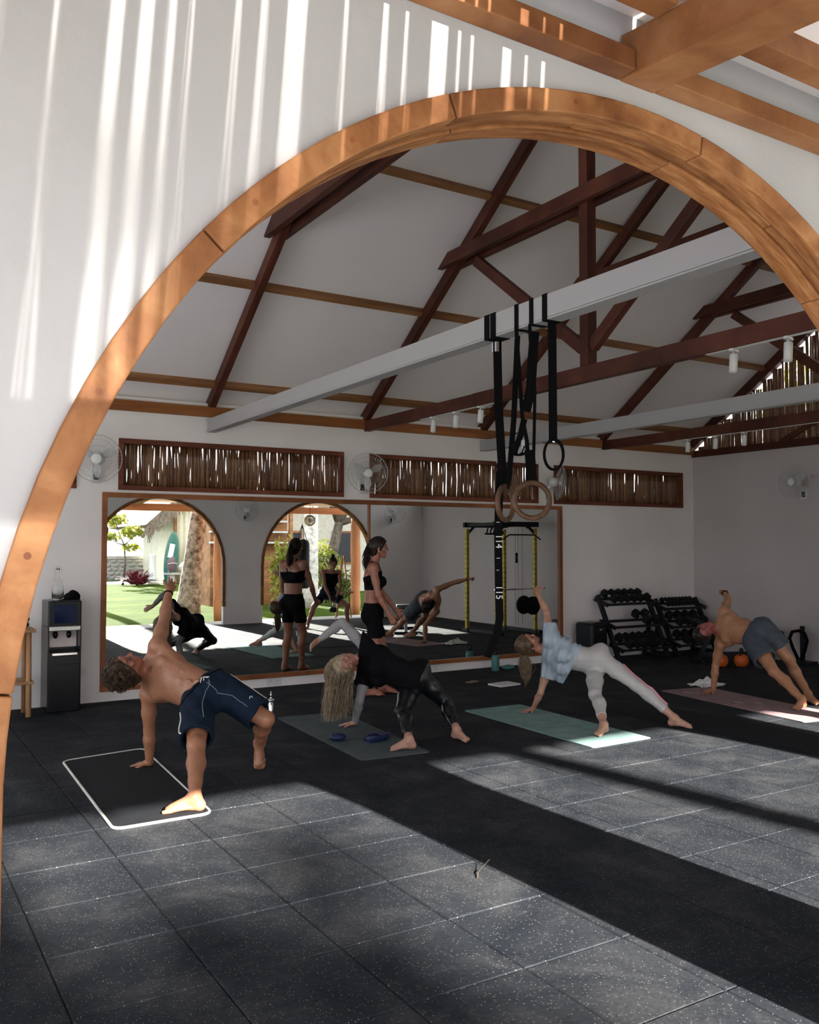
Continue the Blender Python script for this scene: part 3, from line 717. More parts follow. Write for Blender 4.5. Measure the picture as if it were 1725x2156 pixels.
# ------------------------------------------------------------------ dumbbells and racks
def dumbbell_meshes(s, chrome=True):
    hexp = []
    mb = MB(); L_ = 0.085
    def hexhead(sg):
        P = []
        for k in range(6):
            a = PI / 6 + k * PI / 3; P.append((0.068 * math.cos(a), 0.068 * math.sin(a)))
        V = []
        for y_, q in ((0.06, 0.8), (0.072, 1), (0.135, 1), (0.15, 0.78)):
            V += [(x_ * q, sg * y_, z_ * q) for x_, z_ in P]
        F = [tuple(range(6)), tuple(range(23, 17, -1))]
        for i in range(3):
            for k in range(6):
                l = (k + 1) % 6; F.append((i * 6 + k, i * 6 + l, i * 6 + 6 + l, i * 6 + 6 + k))
        return MB().add(V, F)
    h = [hexhead(sg).mesh('head') for sg in (-1, 1)]
    hd = MB().tube([(0, -0.07, 0), (0, -0.035, 0), (0, 0, 0), (0, 0.035, 0), (0, 0.07, 0)], [0.013, 0.015, 0.0165, 0.015, 0.013], 10).mesh('handle')
    for q in h: q.materials.append(M['black_rubber'])
    hd.materials.append(M['chrome']); return h, hd
DH, DHD = dumbbell_meshes(1)
def dumbbell(x, y, z, s, ang, label, group, tilt=0.0):
    t = thing('dumbbell', label, 'dumbbell', (x, y, z), 0, group); t.rotation_euler = (tilt, 0, ang); t.scale = (s, s, s)
    for q in DH: link('head', q, None, t)
    link('handle', DHD, None, t); return t
def db_rack(x0, x1, label, ztop, tiers):
    xc = (x0 + x1) / 2; t = thing('dumbbell_rack', label, 'dumbbell rack', (xc, 3.85, 0), 0, 'black dumbbell racks'); W_ = x1 - x0
    for sx in (-1, 1):
        MB().bar((sx * W_ / 2, -0.22, 0.03), (sx * W_ / 2, 0.18, ztop), 0.05, 0.06, (0, 1, 0)).obj('side_frame', bk, t, bevel=0.005)
        MB().bar((sx * W_ / 2, -0.28, 0.025), (sx * W_ / 2, 0.24, 0.025), 0.06, 0.05).obj('foot', bk, t, bevel=0.005)
        MB().bar((sx * W_ / 2, 0.22, 0.03), (sx * W_ / 2, 0.10, ztop * 0.62), 0.045, 0.045, (0, 1, 0)).obj('rear_strut', bk, t)
    for z in tiers:
        yc = -0.22 + 0.40 * (z - 0.03) / (ztop - 0.03)
        MB().bar((-W_ / 2, yc - 0.14, z - 0.045), (W_ / 2, yc - 0.14, z - 0.045), 0.045, 0.03, (0, 0.35, 1)).obj('rail', bk, t, bevel=0.004)
        MB().bar((-W_ / 2, yc + 0.07, z + 0.02), (W_ / 2, yc + 0.07, z + 0.02), 0.045, 0.03, (0, 0.35, 1)).obj('rail', bk, t, bevel=0.004)
        for sx in (-1, 1): MB().bar((sx * W_ / 2, yc - 0.16, z - 0.05), (sx * W_ / 2, yc + 0.09, z + 0.025), 0.03, 0.05).obj('rail_bracket', bk, t)
    return t
R1, R2 = (8.08, 9.02), (9.20, 10.04)
db_rack(*R1, 'black three-tier dumbbell rack beside the speaker box, left of two', 0.88, (0.20, 0.50, 0.80))
db_rack(*R2, 'black three-tier dumbbell rack in the room corner, right of two', 0.79, (0.20, 0.45, 0.70))
def tier(rk, rn, z, ztop, n, s, names, xs=None):
    x0, x1 = rk; yc = 3.85 - 0.22 + 0.40 * (z - 0.03) / (ztop - 0.03) - 0.035
    for k in range(n):
        x = xs[k] if xs else x0 + 0.09 + (x1 - x0 - 0.18) * (k + 0.5) / n
        od = ['leftmost', 'second from the left', 'third from the left', 'fourth from the left', 'fifth from the left', 'sixth from the left', 'seventh from the left', 'eighth from the left'][k] if k < n - 1 else 'rightmost'
        dumbbell(x, yc, z + 0.006 + 0.055 * s + 0.012, s, random.uniform(-0.06, 0.06), 'black hex dumbbell on the %s tier of the %s rack, %s' % (names, rn, od), 'dumbbells on the %s tier of the %s rack' % (names, rn), 0.33)
tier(R1, 'left', 0.80, 0.88, 6, 0.90, 'top'); tier(R1, 'left', 0.20, 0.88, 6, 1.0, 'bottom')
tier(R1, 'left', 0.50, 0.88, 2, 1.0, 'middle', [8.70, 8.88])
tier(R2, 'right', 0.70, 0.79, 9, 0.62, 'top'); tier(R2, 'right', 0.45, 0.79, 4, 1.0, 'middle'); tier(R2, 'right', 0.20, 0.79, 4, 0.95, 'bottom')

# speaker box left of the racks
t = thing('speaker_box', 'black portable speaker box on the floor left of the dumbbell racks', 'speaker', (7.82, 3.88, 0), 0.15)
MB().box((0, 0, 0.27), (0.33, 0.30, 0.53)).obj('cabinet', M['black_plastic'], t, bevel=0.035)
A = Matrix.Rotation(PI / 2, 3, 'X')
MB().lathe([(0, 0.02), (0.06, 0.03), (0.105, 0.0), (0.115, 0.012), (0.12, 0.0)], 24, M=A, c=(0, -0.15, 0.20)).obj('woofer', M['black_rubber'], t)
MB().box((0, -0.152, 0.42), (0.2, 0.01, 0.09)).obj('control_panel', M['black_metal'], t, bevel=0.003); MB().box((0, -0.158, 0.44), (0.05, 0.004, 0.02)).obj('display', M['grey_plastic'], t)

# adjustable bench behind the man at the right
t = thing('weight_bench', 'black adjustable bench with roller pads near the right wall', 'bench', (9.35, 2.85, 0), math.radians(-31.6))
MB().box((0.05, 0, 0.44), (0.5, 0.24, 0.06)).obj('seat_pad', M['black_rubber'], t, bevel=0.02)
MB().bar((0.30, 0, 0.46), (0.70, 0, 0.39), 0.22, 0.06).obj('back_pad', M['black_rubber'], t, bevel=0.025)
MB().tube([(-0.42, -0.16, 0.52), (-0.42, 0.16, 0.52)], 0.055, 14).obj('roller_pad', M['black_rubber'], t)
MB().bar((-0.42, 0, 0.52), (-0.2, 0, 0.40), 0.05, 0.05).obj('roller_arm', bk, t)
for x, x2 in ((-0.25, -0.42), (0.40, 0.50)):
    MB().bar((x, 0, 0.41), (x2, 0, 0.03), 0.05, 0.05, (1, 0, 0)).obj('leg', bk, t); MB().box((x2, 0, 0.022), (0.05, 0.40, 0.044)).obj('foot', bk, t)
MB().bar((-0.4, 0, 0.10), (0.48, 0, 0.12), 0.05, 0.06).obj('spine', bk, t)
M['orange'] = plain('orange vinyl', (0.55, 0.10, 0.012), 0.5, var=0.15)
for k, (x, y) in enumerate(((8.90, 2.63), (9.14, 2.50))):
    t = thing('kettlebell', 'orange kettlebell with black handle beneath the bench, ' + ('left one' if k == 0 else 'right one'), 'kettlebell', (x, y, 0), 0.4, 'orange kettlebells')
    MB().lathe([(0.0, 0.0), (0.06, 0.0), (0.085, 0.03), (0.095, 0.08), (0.08, 0.13), (0.04, 0.155), (0, 0.158)], 20).obj('bell', M['orange'], t)
    MB().tube([(-0.05, 0, 0.14), (-0.06, 0, 0.19), (-0.035, 0, 0.225), (0.035, 0, 0.225), (0.06, 0, 0.19), (0.05, 0, 0.14)], 0.013, 8).obj('handle', bk, t)
# rope loop stand by the right wall
t = thing('landmine_stand', 'black rope looped on a low stand against the right wall', 'gym stand', (10.02, 2.22, 0))
MB().box((0, 0, 0.02), (0.22, 0.30, 0.04)).obj('base_plate', bk, t, bevel=0.005)
MB().bar((0, 0, 0.03), (0, 0, 0.50), 0.05, 0.04, (0, 1, 0)).obj('post', bk, t)
MB().tube([(-0.05, 0.03, 0.06), (-0.06, 0.10, 0.20), (-0.06, 0.15, 0.33), (-0.055, 0.11, 0.42), (-0.05, 0.02, 0.44), (-0.055, -0.07, 0.41), (-0.06, -0.11, 0.32), (-0.06, -0.07, 0.18), (-0.05, -0.01, 0.06)], 0.022, 10).obj('rope', M['black_web'], t)

# ------------------------------------------------------------------ water dispenser, bottle, hat, stand
t = thing('water_dispenser', 'tall black water dispenser with silver band by the back wall', 'water dispenser', (1.02, 3.92, 0))
MB().box((0, 0.0, 0.285), (0.30, 0.36, 0.57)).obj('lower_body', M['black_plastic'], t, bevel=0.012)
MB().box((0, 0.07, 0.68), (0.30, 0.22, 0.24)).obj('niche_back', M['black_plastic'], t)
for sx in (-1, 1): MB().box((sx * 0.143, -0.11, 0.68), (0.014, 0.14, 0.24)).obj('niche_cheek', M['black_plastic'], t)
MB().box((0, 0.0, 0.92), (0.30, 0.36, 0.25)).obj('upper_body', M['black_plastic'], t, bevel=0.012)
MB().box((0.0, -0.182, 0.92), (0.20, 0.012, 0.17)).obj('front_window', plain('dark blue gloss', (0.006, 0.012, 0.05), 0.08), t, bevel=0.004)
MB().box((0, -0.176, 0.785), (0.28, 0.03, 0.045)).obj('silver_band', M['chrome'], t, bevel=0.006)
MB().box((0.0, -0.045, 0.69), (0.26, 0.008, 0.18)).obj('niche_reflection', plain('pale niche reflection', (0.62, 0.55, 0.52), 0.12, var=0.1), t)  # pale panel: the reflection in the niche put into its colour
for sx in (-0.07, 0.05): MB().lathe([(0.0, -0.035), (0.016, -0.03), (0.024, 0.0), (0.02, 0.03), (0, 0.03)], 12, c=(sx, -0.10, 0.72)).obj('tap', M['black_plastic'], t)
MB().box((0, -0.15, 0.545), (0.23, 0.10, 0.03)).obj('drip_tray', M['chrome'], t, bevel=0.006)
MB().box((0.02, -0.181, 0.25), (0.24, 0.006, 0.40)).obj('front_door', M['black_plastic'], t, bevel=0.003)
t = thing('glass_bottle', 'clear glass bottle standing on the water dispenser', 'bottle', (0.985, 3.93, 1.045))
MB().lathe([(0, 0.004), (0.045, 0.0), (0.055, 0.02), (0.055, 0.13), (0.045, 0.17), (0.022, 0.215), (0.02, 0.27), (0.026, 0.275), (0.026, 0.30), (0.017, 0.30), (0.016, 0.215), (0.040, 0.165), (0.050, 0.13), (0.050, 0.02), (0.0, 0.012)], 24).obj('bottle_body', M['glass'], t)
MB().tube([(0.03, 0, 0.27), (0.034, 0, 0.30), (0.0, 0, 0.325), (-0.034, 0, 0.30), (-0.03, 0, 0.27)], 0.002, 5).obj('wire_bail', M['chrome'], t)
t = thing('cloth_cap', 'crumpled black cap lying on the water dispenser', 'cap', (1.10, 3.88, 1.045))
random.seed(5); mb = MB(); mb.ball((0, 0, 0.03), (0.075, 0.07, 0.055), 16, 10)
mb.v = [(x + 0.01 * math.sin(40 * z + 9 * x), y + 0.008 * math.sin(33 * x), max(0.0, z + 0.012 * math.sin(50 * x + 30 * y))) for x, y, z in mb.v]; mb.obj('crown', M['black_web'], t)
MB().lathe([(0.0, 0.004), (0.10, 0.0), (0.10, 0.006), (0.0, 0.012)], 18, c=(-0.02, -0.02, 0)).obj('brim', M['black_web'], t)
t = thing('wooden_stand', 'pale two-tier wooden stand half hidden behind the arch jamb', 'stand', (0.57, 3.80, 0))
for sx in (-1, 1):
    for sy in (-1, 1): MB().tube([(sx * 0.13, sy * 0.13, 0), (sx * 0.125, sy * 0.125, 0.77)], [0.026, 0.023], 10).obj('leg', M['wood_stool'], t)
MB().box((0, 0, 0.785), (0.36, 0.36, 0.03)).obj('top_shelf', M['wood_stool'], t, bevel=0.005); MB().box((0, 0, 0.31), (0.34, 0.34, 0.024)).obj('lower_shelf', M['wood_stool'], t, bevel=0.004)
t = thing('sunglasses_case', 'small dark pouch lying on the wooden stand', 'pouch', (0.64, 3.76, 0.80)); mb = MB(); mb.ball((0, 0, 0.035), (0.07, 0.045, 0.035), 14, 8); mb.obj('pouch_body', M['black_web'], t)
MB().tube([(0.05, 0, 0.05), (0.07, 0, 0.09), (0.03, 0.0, 0.11), (0.0, 0, 0.07)], 0.006, 6).obj('cord_loop', M['black_web'], t)

def outlet(x, z, n, label):
    t = thing('wall_outlet', label, 'outlet', (x, YB, z), 0, 'white wall outlets'); w_ = 0.075 * n + 0.02
    MB().box((0, -0.004, 0), (w_, 0.008, 0.078)).obj('plate', M['white_plastic'], t, bevel=0.002)
    for k in range(n):
        for s in (-1, 1): MB().box(((k - (n - 1) / 2) * 0.075 + s * 0.01, -0.0085, 0.005), (0.005, 0.002, 0.018)).obj('slot', M['grey_plastic'], t)
outlet(1.249, 0.31, 1, 'white outlet between water dispenser and mirror'); outlet(3.305, 0.055, 2, 'white double outlet below the left mirror pane'); outlet(5.41, 0.055, 2, 'white double outlet below the right mirror pane')
MB().tube([(1.249, YB - 0.012, 0.31), (1.21, YB - 0.06, 0.30), (1.17, YB - 0.07, 0.34), (1.16, YB - 0.03, 0.36)], 0.005, 6).obj('power_cord', M['white_plastic'], bpy.data.objects['water_dispenser']).data.transform(Matrix.Translation((-1.02, -3.92, 0)))

# ------------------------------------------------------------------ yoga mats
def quad_mat(name, label, c, mat, th=0.006, rad=0.04, border=None, nx=10, ny=30, wave=0.0, curl=None):
    """c = near-left, near-right, far-right, far-left on the floor"""
    C = [Vector((q[0], q[1], 0)) for q in c]; ctr = sum(C, Vector()) / 4
    t = thing(name, label, 'yoga mat', ctr, 0)
    def pt(u, v): return (C[0] * (1 - u) + C[1] * u) * (1 - v) + (C[3] * (1 - u) + C[2] * u) * v - ctr
    Lx, Ly = (C[1] - C[0]).length, (C[3] - C[0]).length
    out = []
    for (cu, cv, a0) in ((0, 0, PI), (1, 0, 1.5 * PI), (1, 1, 0), (0, 1, PI / 2)):
        for k in range(6):
            a = a0 + (PI / 2) * k / 5; ou = (rad if cu == 0 else Lx - rad) + rad * math.cos(a); ov = (rad if cv == 0 else Ly - rad) + rad * math.sin(a); out.append((ou / Lx, ov / Ly))
    P = [pt(u, v) for u, v in out]
    mb = MB(); n = len(P)
    def zz(q): return 0.0 if not curl else curl(q)
    V = [(q.x, q.y, 0.001 + zz(q)) for q in P] + [(q.x, q.y, th + zz(q)) for q in P]
    mb.add(V, [tuple(range(n))[::-1], tuple(range(n, 2 * n))] + [(i, (i + 1) % n, n + (i + 1) % n, n + i) for i in range(n)])
    o = mb.obj('mat_sheet', mat, t)
    if border: MB().tube([(q.x, q.y, th * 0.75) for q in P], 0.0085, 8, closed=True).obj('piping', border, t)
    return t
def mat_rubber(name, c, dots=False):
    m = plain(name, c, 0.8, var=0.16, scale=7, space='world', bump=0.25, bscale=300, spec=0.15); return m
quad_mat('yoga_mat', 'black exercise mat with pale grey piping under the man in board shorts', [(0.585, -0.075), (1.145, -0.07), (1.245, 1.80), (0.64, 1.70)], mat_rubber('black textured mat', (0.013, 0.015, 0.018)), 0.010, 0.06, plain('pale piping', (0.55, 0.54, 0.50), 0.6))
quad_mat('yoga_mat', 'grey-green yoga mat under the blonde woman in black', [(2.50, 0.61), (3.07, 0.56), (3.235, 2.37), (2.61, 2.42)], mat_rubber('slate green mat', (0.085, 0.105, 0.11)), 0.006, 0.03)
quad_mat('yoga_mat', 'mint green yoga mat under the woman in pale leggings', [(4.217, 0.02), (4.871, 0.036), (4.922, 1.80), (4.26, 1.82)], mat_rubber('mint mat', (0.20, 0.32, 0.30)), 0.006, 0.03)
pm_ = quad_mat('yoga_mat', 'dusty pink yoga mat under the man at the right', [(6.50, -0.22), (7.12, -0.30), (7.36, 1.58), (6.735, 1.665)], mat_rubber('dusty pink mat', (0.30, 0.21, 0.22)), 0.006, 0.03)
M['gold'] = plain('pale print', (0.42, 0.36, 0.30), 0.7)
for (x, y) in ((6.88, 1.42), (7.02, 1.30), (6.85, 0.75), (6.98, 0.62)):
    MB().lathe([(0.0, 0.0005), (0.035, 0.0005), (0.035, 0), (0, 0)], 10, c=(x, y, 0.0065), M=Matrix.Diagonal((0.7, 1.6, 1))).obj('printed_leaf', M['gold'], pm_).data.transform(Matrix.Translation(-pm_.location))
quad_mat('yoga_mat', 'black yoga mat on the floor in front of the pink mat', [(5.48, -1.05), (6.12, -1.12), (6.05, 1.0), (5.42, 1.04)], mat_rubber('plain black mat', (0.010, 0.012, 0.016)), 0.006, 0.03, curl=lambda q: 0.02 * max(0, math.sin(q.y * 5 - 1.2)) if q.x < -0.2 and q.y < -0.3 else 0.0)

# ------------------------------------------------------------------ small things on the floor
M['navy'] = plain('navy rubber', (0.006, 0.016, 0.075), 0.5, var=0.3)
t = thing('massage_ball', 'small navy blue cushion ball on the grey-green mat', 'ball', (2.645, 1.27, 0.007)); mb = MB(); mb.ball((0, 0, 0.030), (0.07, 0.055, 0.030), 18, 10); mb.obj('ball_body', M['navy'], t)
MB().tube([(0.071 * math.cos(2 * PI * k / 24), 0.056 * math.sin(2 * PI * k / 24), 0.03) for k in range(24)], 0.003, 5, closed=True).obj('seam', M['navy'], t)
t = thing('folded_band', 'crumpled navy blue stretch band on the grey-green mat', 'stretch band', (2.93, 1.13, 0.0065), 0.3)
random.seed(8)
for k in range(5):
    P = []
    for j in range(14):
        a = j / 13 * 2 * PI; P.append((0.11 * math.cos(a) + 0.02 * math.sin(3 * a + k), 0.05 * math.sin(a) + 0.012 * math.cos(2 * a + k), 0.007 + 0.0065 * k + 0.004 * math.sin(3 * a + k)))
    MB().strap(P, 0.035, 0.006, (0, 0.15 * k - 0.2, 1) if k % 2 else (0, 1, 0.25)).obj('band_fold', M['navy'], t)
t = thing('steel_bottle', 'slim steel bottle with a chrome valve cap behind the man in board shorts', 'bottle', (2.60, 2.53, 0))
MB().lathe([(0, 0), (0.026, 0), (0.027, 0.01), (0.026, 0.11), (0.016, 0.13), (0.014, 0.14), (0, 0.14)], 16).obj('body', M['chrome'], t)
MB().lathe([(0, 0.14), (0.03, 0.14), (0.034, 0.148), (0.03, 0.156), (0.012, 0.158), (0.009, 0.185), (0.013, 0.19), (0.008, 0.2), (0.004, 0.23), (0, 0.23)], 14).obj('valve_cap', M['chrome'], t)
M['teal'] = plain('matt teal', (0.045, 0.17, 0.165), 0.5, var=0.08)
t = thing('water_bottle', 'matt teal water bottle with black loop lid below the mirror', 'bottle', (6.17, 3.85, 0))
MB().lathe([(0, 0), (0.047, 0), (0.05, 0.006), (0.05, 0.165), (0.044, 0.185), (0.026, 0.20), (0, 0.20)], 24).obj('body', M['teal'], t)
MB().lathe([(0, 0.198), (0.028, 0.198), (0.028, 0.228), (0, 0.23)], 18).obj('lid', M['black_plastic'], t)
MB().tube([(-0.024, 0, 0.225), (-0.024, 0, 0.25), (-0.012, 0, 0.268), (0.012, 0, 0.268), (0.024, 0, 0.25), (0.024, 0, 0.225)], 0.006, 6).obj('carry_loop', M['black_plastic'], t)
t = thing('teal_pouch', 'flat teal pouch lying right of the teal bottle', 'pouch', (6.36, 3.84, 0)); mb = MB(); mb.ball((0, 0, 0.03), (0.10, 0.05, 0.03), 14, 8); mb.obj('pouch_body', M['teal'], t); MB().tube([(-0.08, 0, 0.05), (0, 0, 0.062), (0.08, 0, 0.05)], 0.003, 5).obj('zip', M['black_web'], t)
t = thing('notebook', 'closed white notebook on the floor behind the mint mat', 'notebook', (5.56, 2.88, 0), 0.1)
MB().box((0, 0, 0.008), (0.30, 0.21, 0.012)).obj('pages', M['white_paint'], t); MB().box((0, 0, 0.0155), (0.306, 0.216, 0.003)).obj('cover', M['white_plastic'], t); MB().box((0, 0, 0.0015), (0.306, 0.216, 0.003)).obj('cover', M['white_plastic'], t)
t = thing('phone', 'phone in a tan case lying on the floor left of the notebook', 'phone', (5.36, 3.22, 0), 0.3)
MB().box((0, 0, 0.006), (0.155, 0.076, 0.010)).obj('case', plain('tan case', (0.30, 0.14, 0.09), 0.6), t, bevel=0.003); MB().box((0, 0, 0.0115), (0.145, 0.068, 0.0012)).obj('screen', M['black_plastic'], t)
# towel: crumpled cloth
t = thing('towel', 'crumpled white towel on the floor by the pink mat', 'towel', (7.46, 1.66, 0))
V = []; F = []; n = 26
for i in range(n + 1):
    for j in range(n + 1):
        u, v = i / n * 2 - 1, j / n * 2 - 1; r_ = min(1, math.hypot(u, v))
        z = 0.012 + 0.085 * max(0, 1 - r_ ** 1.6) * (0.65 + 0.35 * math.sin(7 * u + 4 * v) * math.cos(6 * v - 2 * u)) + 0.012 * abs(math.sin(11 * u + 5 * v))
        V.append((0.19 * u * (1 + 0.12 * math.sin(5 * v)), 0.11 * v * (1 + 0.15 * math.sin(4 * u)), z))
for i in range(n):
    for j in range(n): a = i * (n + 1) + j; F.append((a, a + 1, a + n + 2, a + n + 1))
o = MB().add(V, F, True).obj('cloth', plain('white towelling', (0.72, 0.72, 0.70), 0.95, bump=0.3, scale=40), t); s = o.modifiers.new('thick', 'SOLIDIFY'); s.thickness = 0.008
MB().strap([(-0.17, -0.10, 0.012), (-0.06, -0.115, 0.018), (0.06, -0.118, 0.014), (0.18, -0.10, 0.012)], 0.022, 0.006, (0, 0.5, 1)).obj('hem_band', plain('towel hem', (0.6, 0.6, 0.58), 0.9), t)
# dry leaf stalk
t = thing('dry_leaf', 'dry curled leaf stalk on the floor at the shadow edge', 'leaf', (1.93, -1.65, 0.0), 0.5)
M['dry'] = plain('dry leaf', (0.040, 0.030, 0.022), 0.8)
MB().tube([(-0.06, 0, 0.004), (-0.02, 0.012, 0.012), (0.03, 0.01, 0.022), (0.075, -0.005, 0.045)], [0.0012, 0.0018, 0.0015, 0.0008], 6).obj('stalk', M['dry'], t)
MB().strap([(-0.075, -0.01, 0.003), (-0.05, 0.0, 0.006), (-0.02, 0.012, 0.012), (0.02, 0.03, 0.006)], 0.007, 0.001, (0, 1, 0.3)).obj('leaf_blade', M['dry'], t)
# ------------------------------------------------------------------ outdoors (seen in the mirror and through gaps)
def lawn_mat():
    m, nt, b = new_mat('lawn'); L = nt.links; co = coords(nt, 'world')
    n = N(nt, 'ShaderNodeTexNoise', Scale=0.7, Detail=8.0, Roughness=0.7); L.new(co, n.inputs['Vector'])
    L.new(ramp(nt, n.outputs[0], [(0.3, (0.022, 0.044, 0.006)), (0.5, (0.050, 0.080, 0.010)), (0.7, (0.095, 0.115, 0.018))]), b.inputs['Base Color']); b.inputs['Roughness'].default_value = 0.95; b.inputs['Specular IOR Level'].default_value = 0.03
    n2 = N(nt, 'ShaderNodeTexNoise', Scale=40.0, Detail=3.0); L.new(co, n2.inputs['Vector']); bp = N(nt, 'ShaderNodeBump', Strength=0.8, Distance=0.05); L.new(n2.outputs[0], bp.inputs['Height']); L.new(bp.outputs[0], b.inputs['Normal'])
    return m
mb = MB(); mb.box((5, -48, -0.14), (150, 87.0, 0.1)); struct(mb.obj('ground', lawn_mat()))
mb = MB(); mb.box((5, 34, -0.14), (150, 59.0, 0.1)); struct(mb.obj('ground_behind', plain('dry yard', (0.16, 0.15, 0.10), 0.9, space='world')))
mb = MB(); mb.box((2.9, -4.12, -0.035), (15.2, 0.76, 0.07)); struct(mb.obj('porch_step', plain('pale concrete', (0.50, 0.49, 0.46), 0.8, space='world', scale=4)))
mb = MB(); mb.box((9, -27.5, -0.085), (30, 3.2, 0.02)); struct(mb.obj('path', plain('grey path', (0.33, 0.34, 0.36), 0.85, space='world', scale=3)))
mb = MB(); mb.box((-5.2, -9.6, -0.055), (15.2, 10.2, 0.07)); struct(mb.obj('bounce_terrace', plain('pale terrace stone', (0.34, 0.36, 0.39), 0.8, space='world', scale=4)))  # unseen paving, added to bounce daylight onto the outer wall and indoors
# porch posts of rough timber
M['post_wood'] = wood('rough post timber', (0.38, 0.14, 0.055), (0.5, 0.20, 0.085), (0.6, 0.27, 0.12), (1, 1, 0.15), 8, 0.6)
for k, x in enumerate((-0.73, 2.67, 6.07, 9.47)):
    random.seed(40 + k); P = []; rr = []
    for i in range(9):
        P.append((random.uniform(-0.012, 0.012), random.uniform(-0.012, 0.012), -0.09 + 2.42 * i / 8)); rr.append(0.115 + random.uniform(-0.012, 0.012))
    o = MB().tube(P, rr, 12).obj('porch_post', M['post_wood'], pr); o.location = (x, YE + 0.01, 0)

def leaf_cloud(rad, n, size, seed, squash=1.0, inner=0.35, drop=0.0):
    """crown of single bent leaves scattered in an ellipsoid shell"""
    r = np.random.default_rng(seed); mb = MB(); V = []; F = []
    d = r.normal(size=(n, 3)); d /= np.linalg.norm(d, axis=1)[:, None]; q = r.uniform(inner, 1, n) ** 0.6
    cl = 0.75 + 0.35 * np.sin(d[:, 0] * 5 + seed) * np.cos(d[:, 2] * 6 + d[:, 1] * 4)
    c = d * (q * cl)[:, None] * np.array(rad)
    a = r.normal(size=(n, 3)); a /= np.linalg.norm(a, axis=1)[:, None]; bq = np.cross(a, r.normal(size=(n, 3))); bq /= np.linalg.norm(bq, axis=1)[:, None]
    s = size * r.uniform(0.6, 1.3, n)
    for i in range(n):
        k = len(V); C_, A_, B_ = c[i], a[i] * s[i], bq[i] * s[i] * 0.38
        V += [C_ - A_ * 0.5, C_ + B_ * 0.5, C_ + A_ * 0.5 - np.array((0, 0, drop * s[i])), C_ - B_ * 0.5]; F += [(k, k + 1, k + 2), (k, k + 2, k + 3)]
    mb.v = [tuple(map(float, v)) for v in V]; mb.f = F; mb.sm = [False] * len(F); return mb
def raw_obj(mb, name, mat, parent):
    me = bpy.data.meshes.new(name); me.from_pydata(mb.v, [], mb.f); me.update(); me.materials.append(mat); o = bpy.data.objects.new(name, me); COL.objects.link(o); o.parent = parent; return o
def leaf_mat(name, c1, c2, tr=0.35):
    m, nt, b = new_mat(name); L = nt.links; co = coords(nt, 'object'); n = N(nt, 'ShaderNodeTexNoise', Scale=3.0, Detail=3.0); L.new(co, n.inputs['Vector'])
    cr = ramp(nt, n.outputs[0], [(0.35, c1), (0.65, c2)]); L.new(cr, b.inputs['Base Color']); b.inputs['Roughness'].default_value = 0.55
    t_ = nt.nodes.new('ShaderNodeBsdfTranslucent'); L.new(cr, t_.inputs[0]); mx = nt.nodes.new('ShaderNodeMixShader'); mx.inputs[0].default_value = tr
    L.new(b.outputs[0], mx.inputs[1]); L.new(t_.outputs[0], mx.inputs[2]); L.new(mx.outputs[0], nt.nodes['Material Output'].inputs[0]); return m
M['leaf_g'] = leaf_mat('green leaf', (0.06, 0.11, 0.02), (0.14, 0.20, 0.04)); M['leaf_d'] = leaf_mat('dark leaf', (0.025, 0.05, 0.015), (0.06, 0.10, 0.03)); M['leaf_y'] = leaf_mat('yellow green leaf', (0.18, 0.22, 0.03), (0.32, 0.30, 0.05)); M['leaf_r'] = leaf_mat('crimson leaf', (0.07, 0.008, 0.018), (0.18, 0.02, 0.04), 0.2)
def trunk_mat(name, c1, c2, c3, rings=True):
    m, nt, b = new_mat(name); L = nt.links; co = coords(nt, 'object'); n = N(nt, 'ShaderNodeTexNoise', Scale=7.0, Detail=7.0, Roughness=0.7); L.new(co, n.inputs['Vector'])
    L.new(ramp(nt, n.outputs[0], [(0.36, c1), (0.48, c2), (0.62, c3)]), b.inputs['Base Color']); b.inputs['Roughness'].default_value = 0.85
    bp = N(nt, 'ShaderNodeBump', Strength=0.6, Distance=0.02); L.new(n.outputs[0], bp.inputs['Height']); L.new(bp.outputs[0], b.inputs['Normal']); return m
M['palm_bark'] = trunk_mat('palm bark', (0.05, 0.035, 0.02), (0.24, 0.19, 0.14), (0.46, 0.38, 0.30)); M['pale_bark'] = trunk_mat('pale palm bark', (0.22, 0.21, 0.20), (0.50, 0.48, 0.45), (0.66, 0.64, 0.60)); M['dark_bark'] = trunk_mat('dark bark', (0.03, 0.022, 0.016), (0.07, 0.05, 0.035), (0.12, 0.09, 0.065))
def frond(length, droop, seed, n=26):
    r = random.Random(seed); mb = MB(); P = []
    for i in range(n + 1):
        s_ = i / n; P.append(Vector((length * s_ * (1 - 0.12 * droop * s_), 0, length * (0.32 * s_ - droop * 0.62 * s_ * s_))))
    mb.tube(P, [0.022 * (1 - 0.8 * i / n) for i in range(n + 1)], 5)
    for i in range(2, n + 1):
        for sg in (-1, 1):
            l_ = length * 0.32 * math.sin(PI * min(0.97, 0.18 + 0.8 * i / n)); q = P[i]; tip = q + Vector((l_ * 0.55, sg * l_ * 0.75, -l_ * (0.28 + 0.25 * r.random())))
            mid = (q + tip) / 2 + Vector((0, 0, 0.04)); k = len(mb.v); w_ = 0.028
            mb.v += [tuple(q + Vector((w_ / 2, 0, 0))), tuple(q - Vector((w_ / 2, 0, 0))), tuple(mid - Vector((w_ * 0.7, 0, 0))), tuple(mid + Vector((w_ * 0.7, 0, 0))), tuple(tip)]
            mb.f += [(k, k + 1, k + 2, k + 3), (k + 3, k + 2, k + 4)]; mb.sm += [False, False]
    return mb
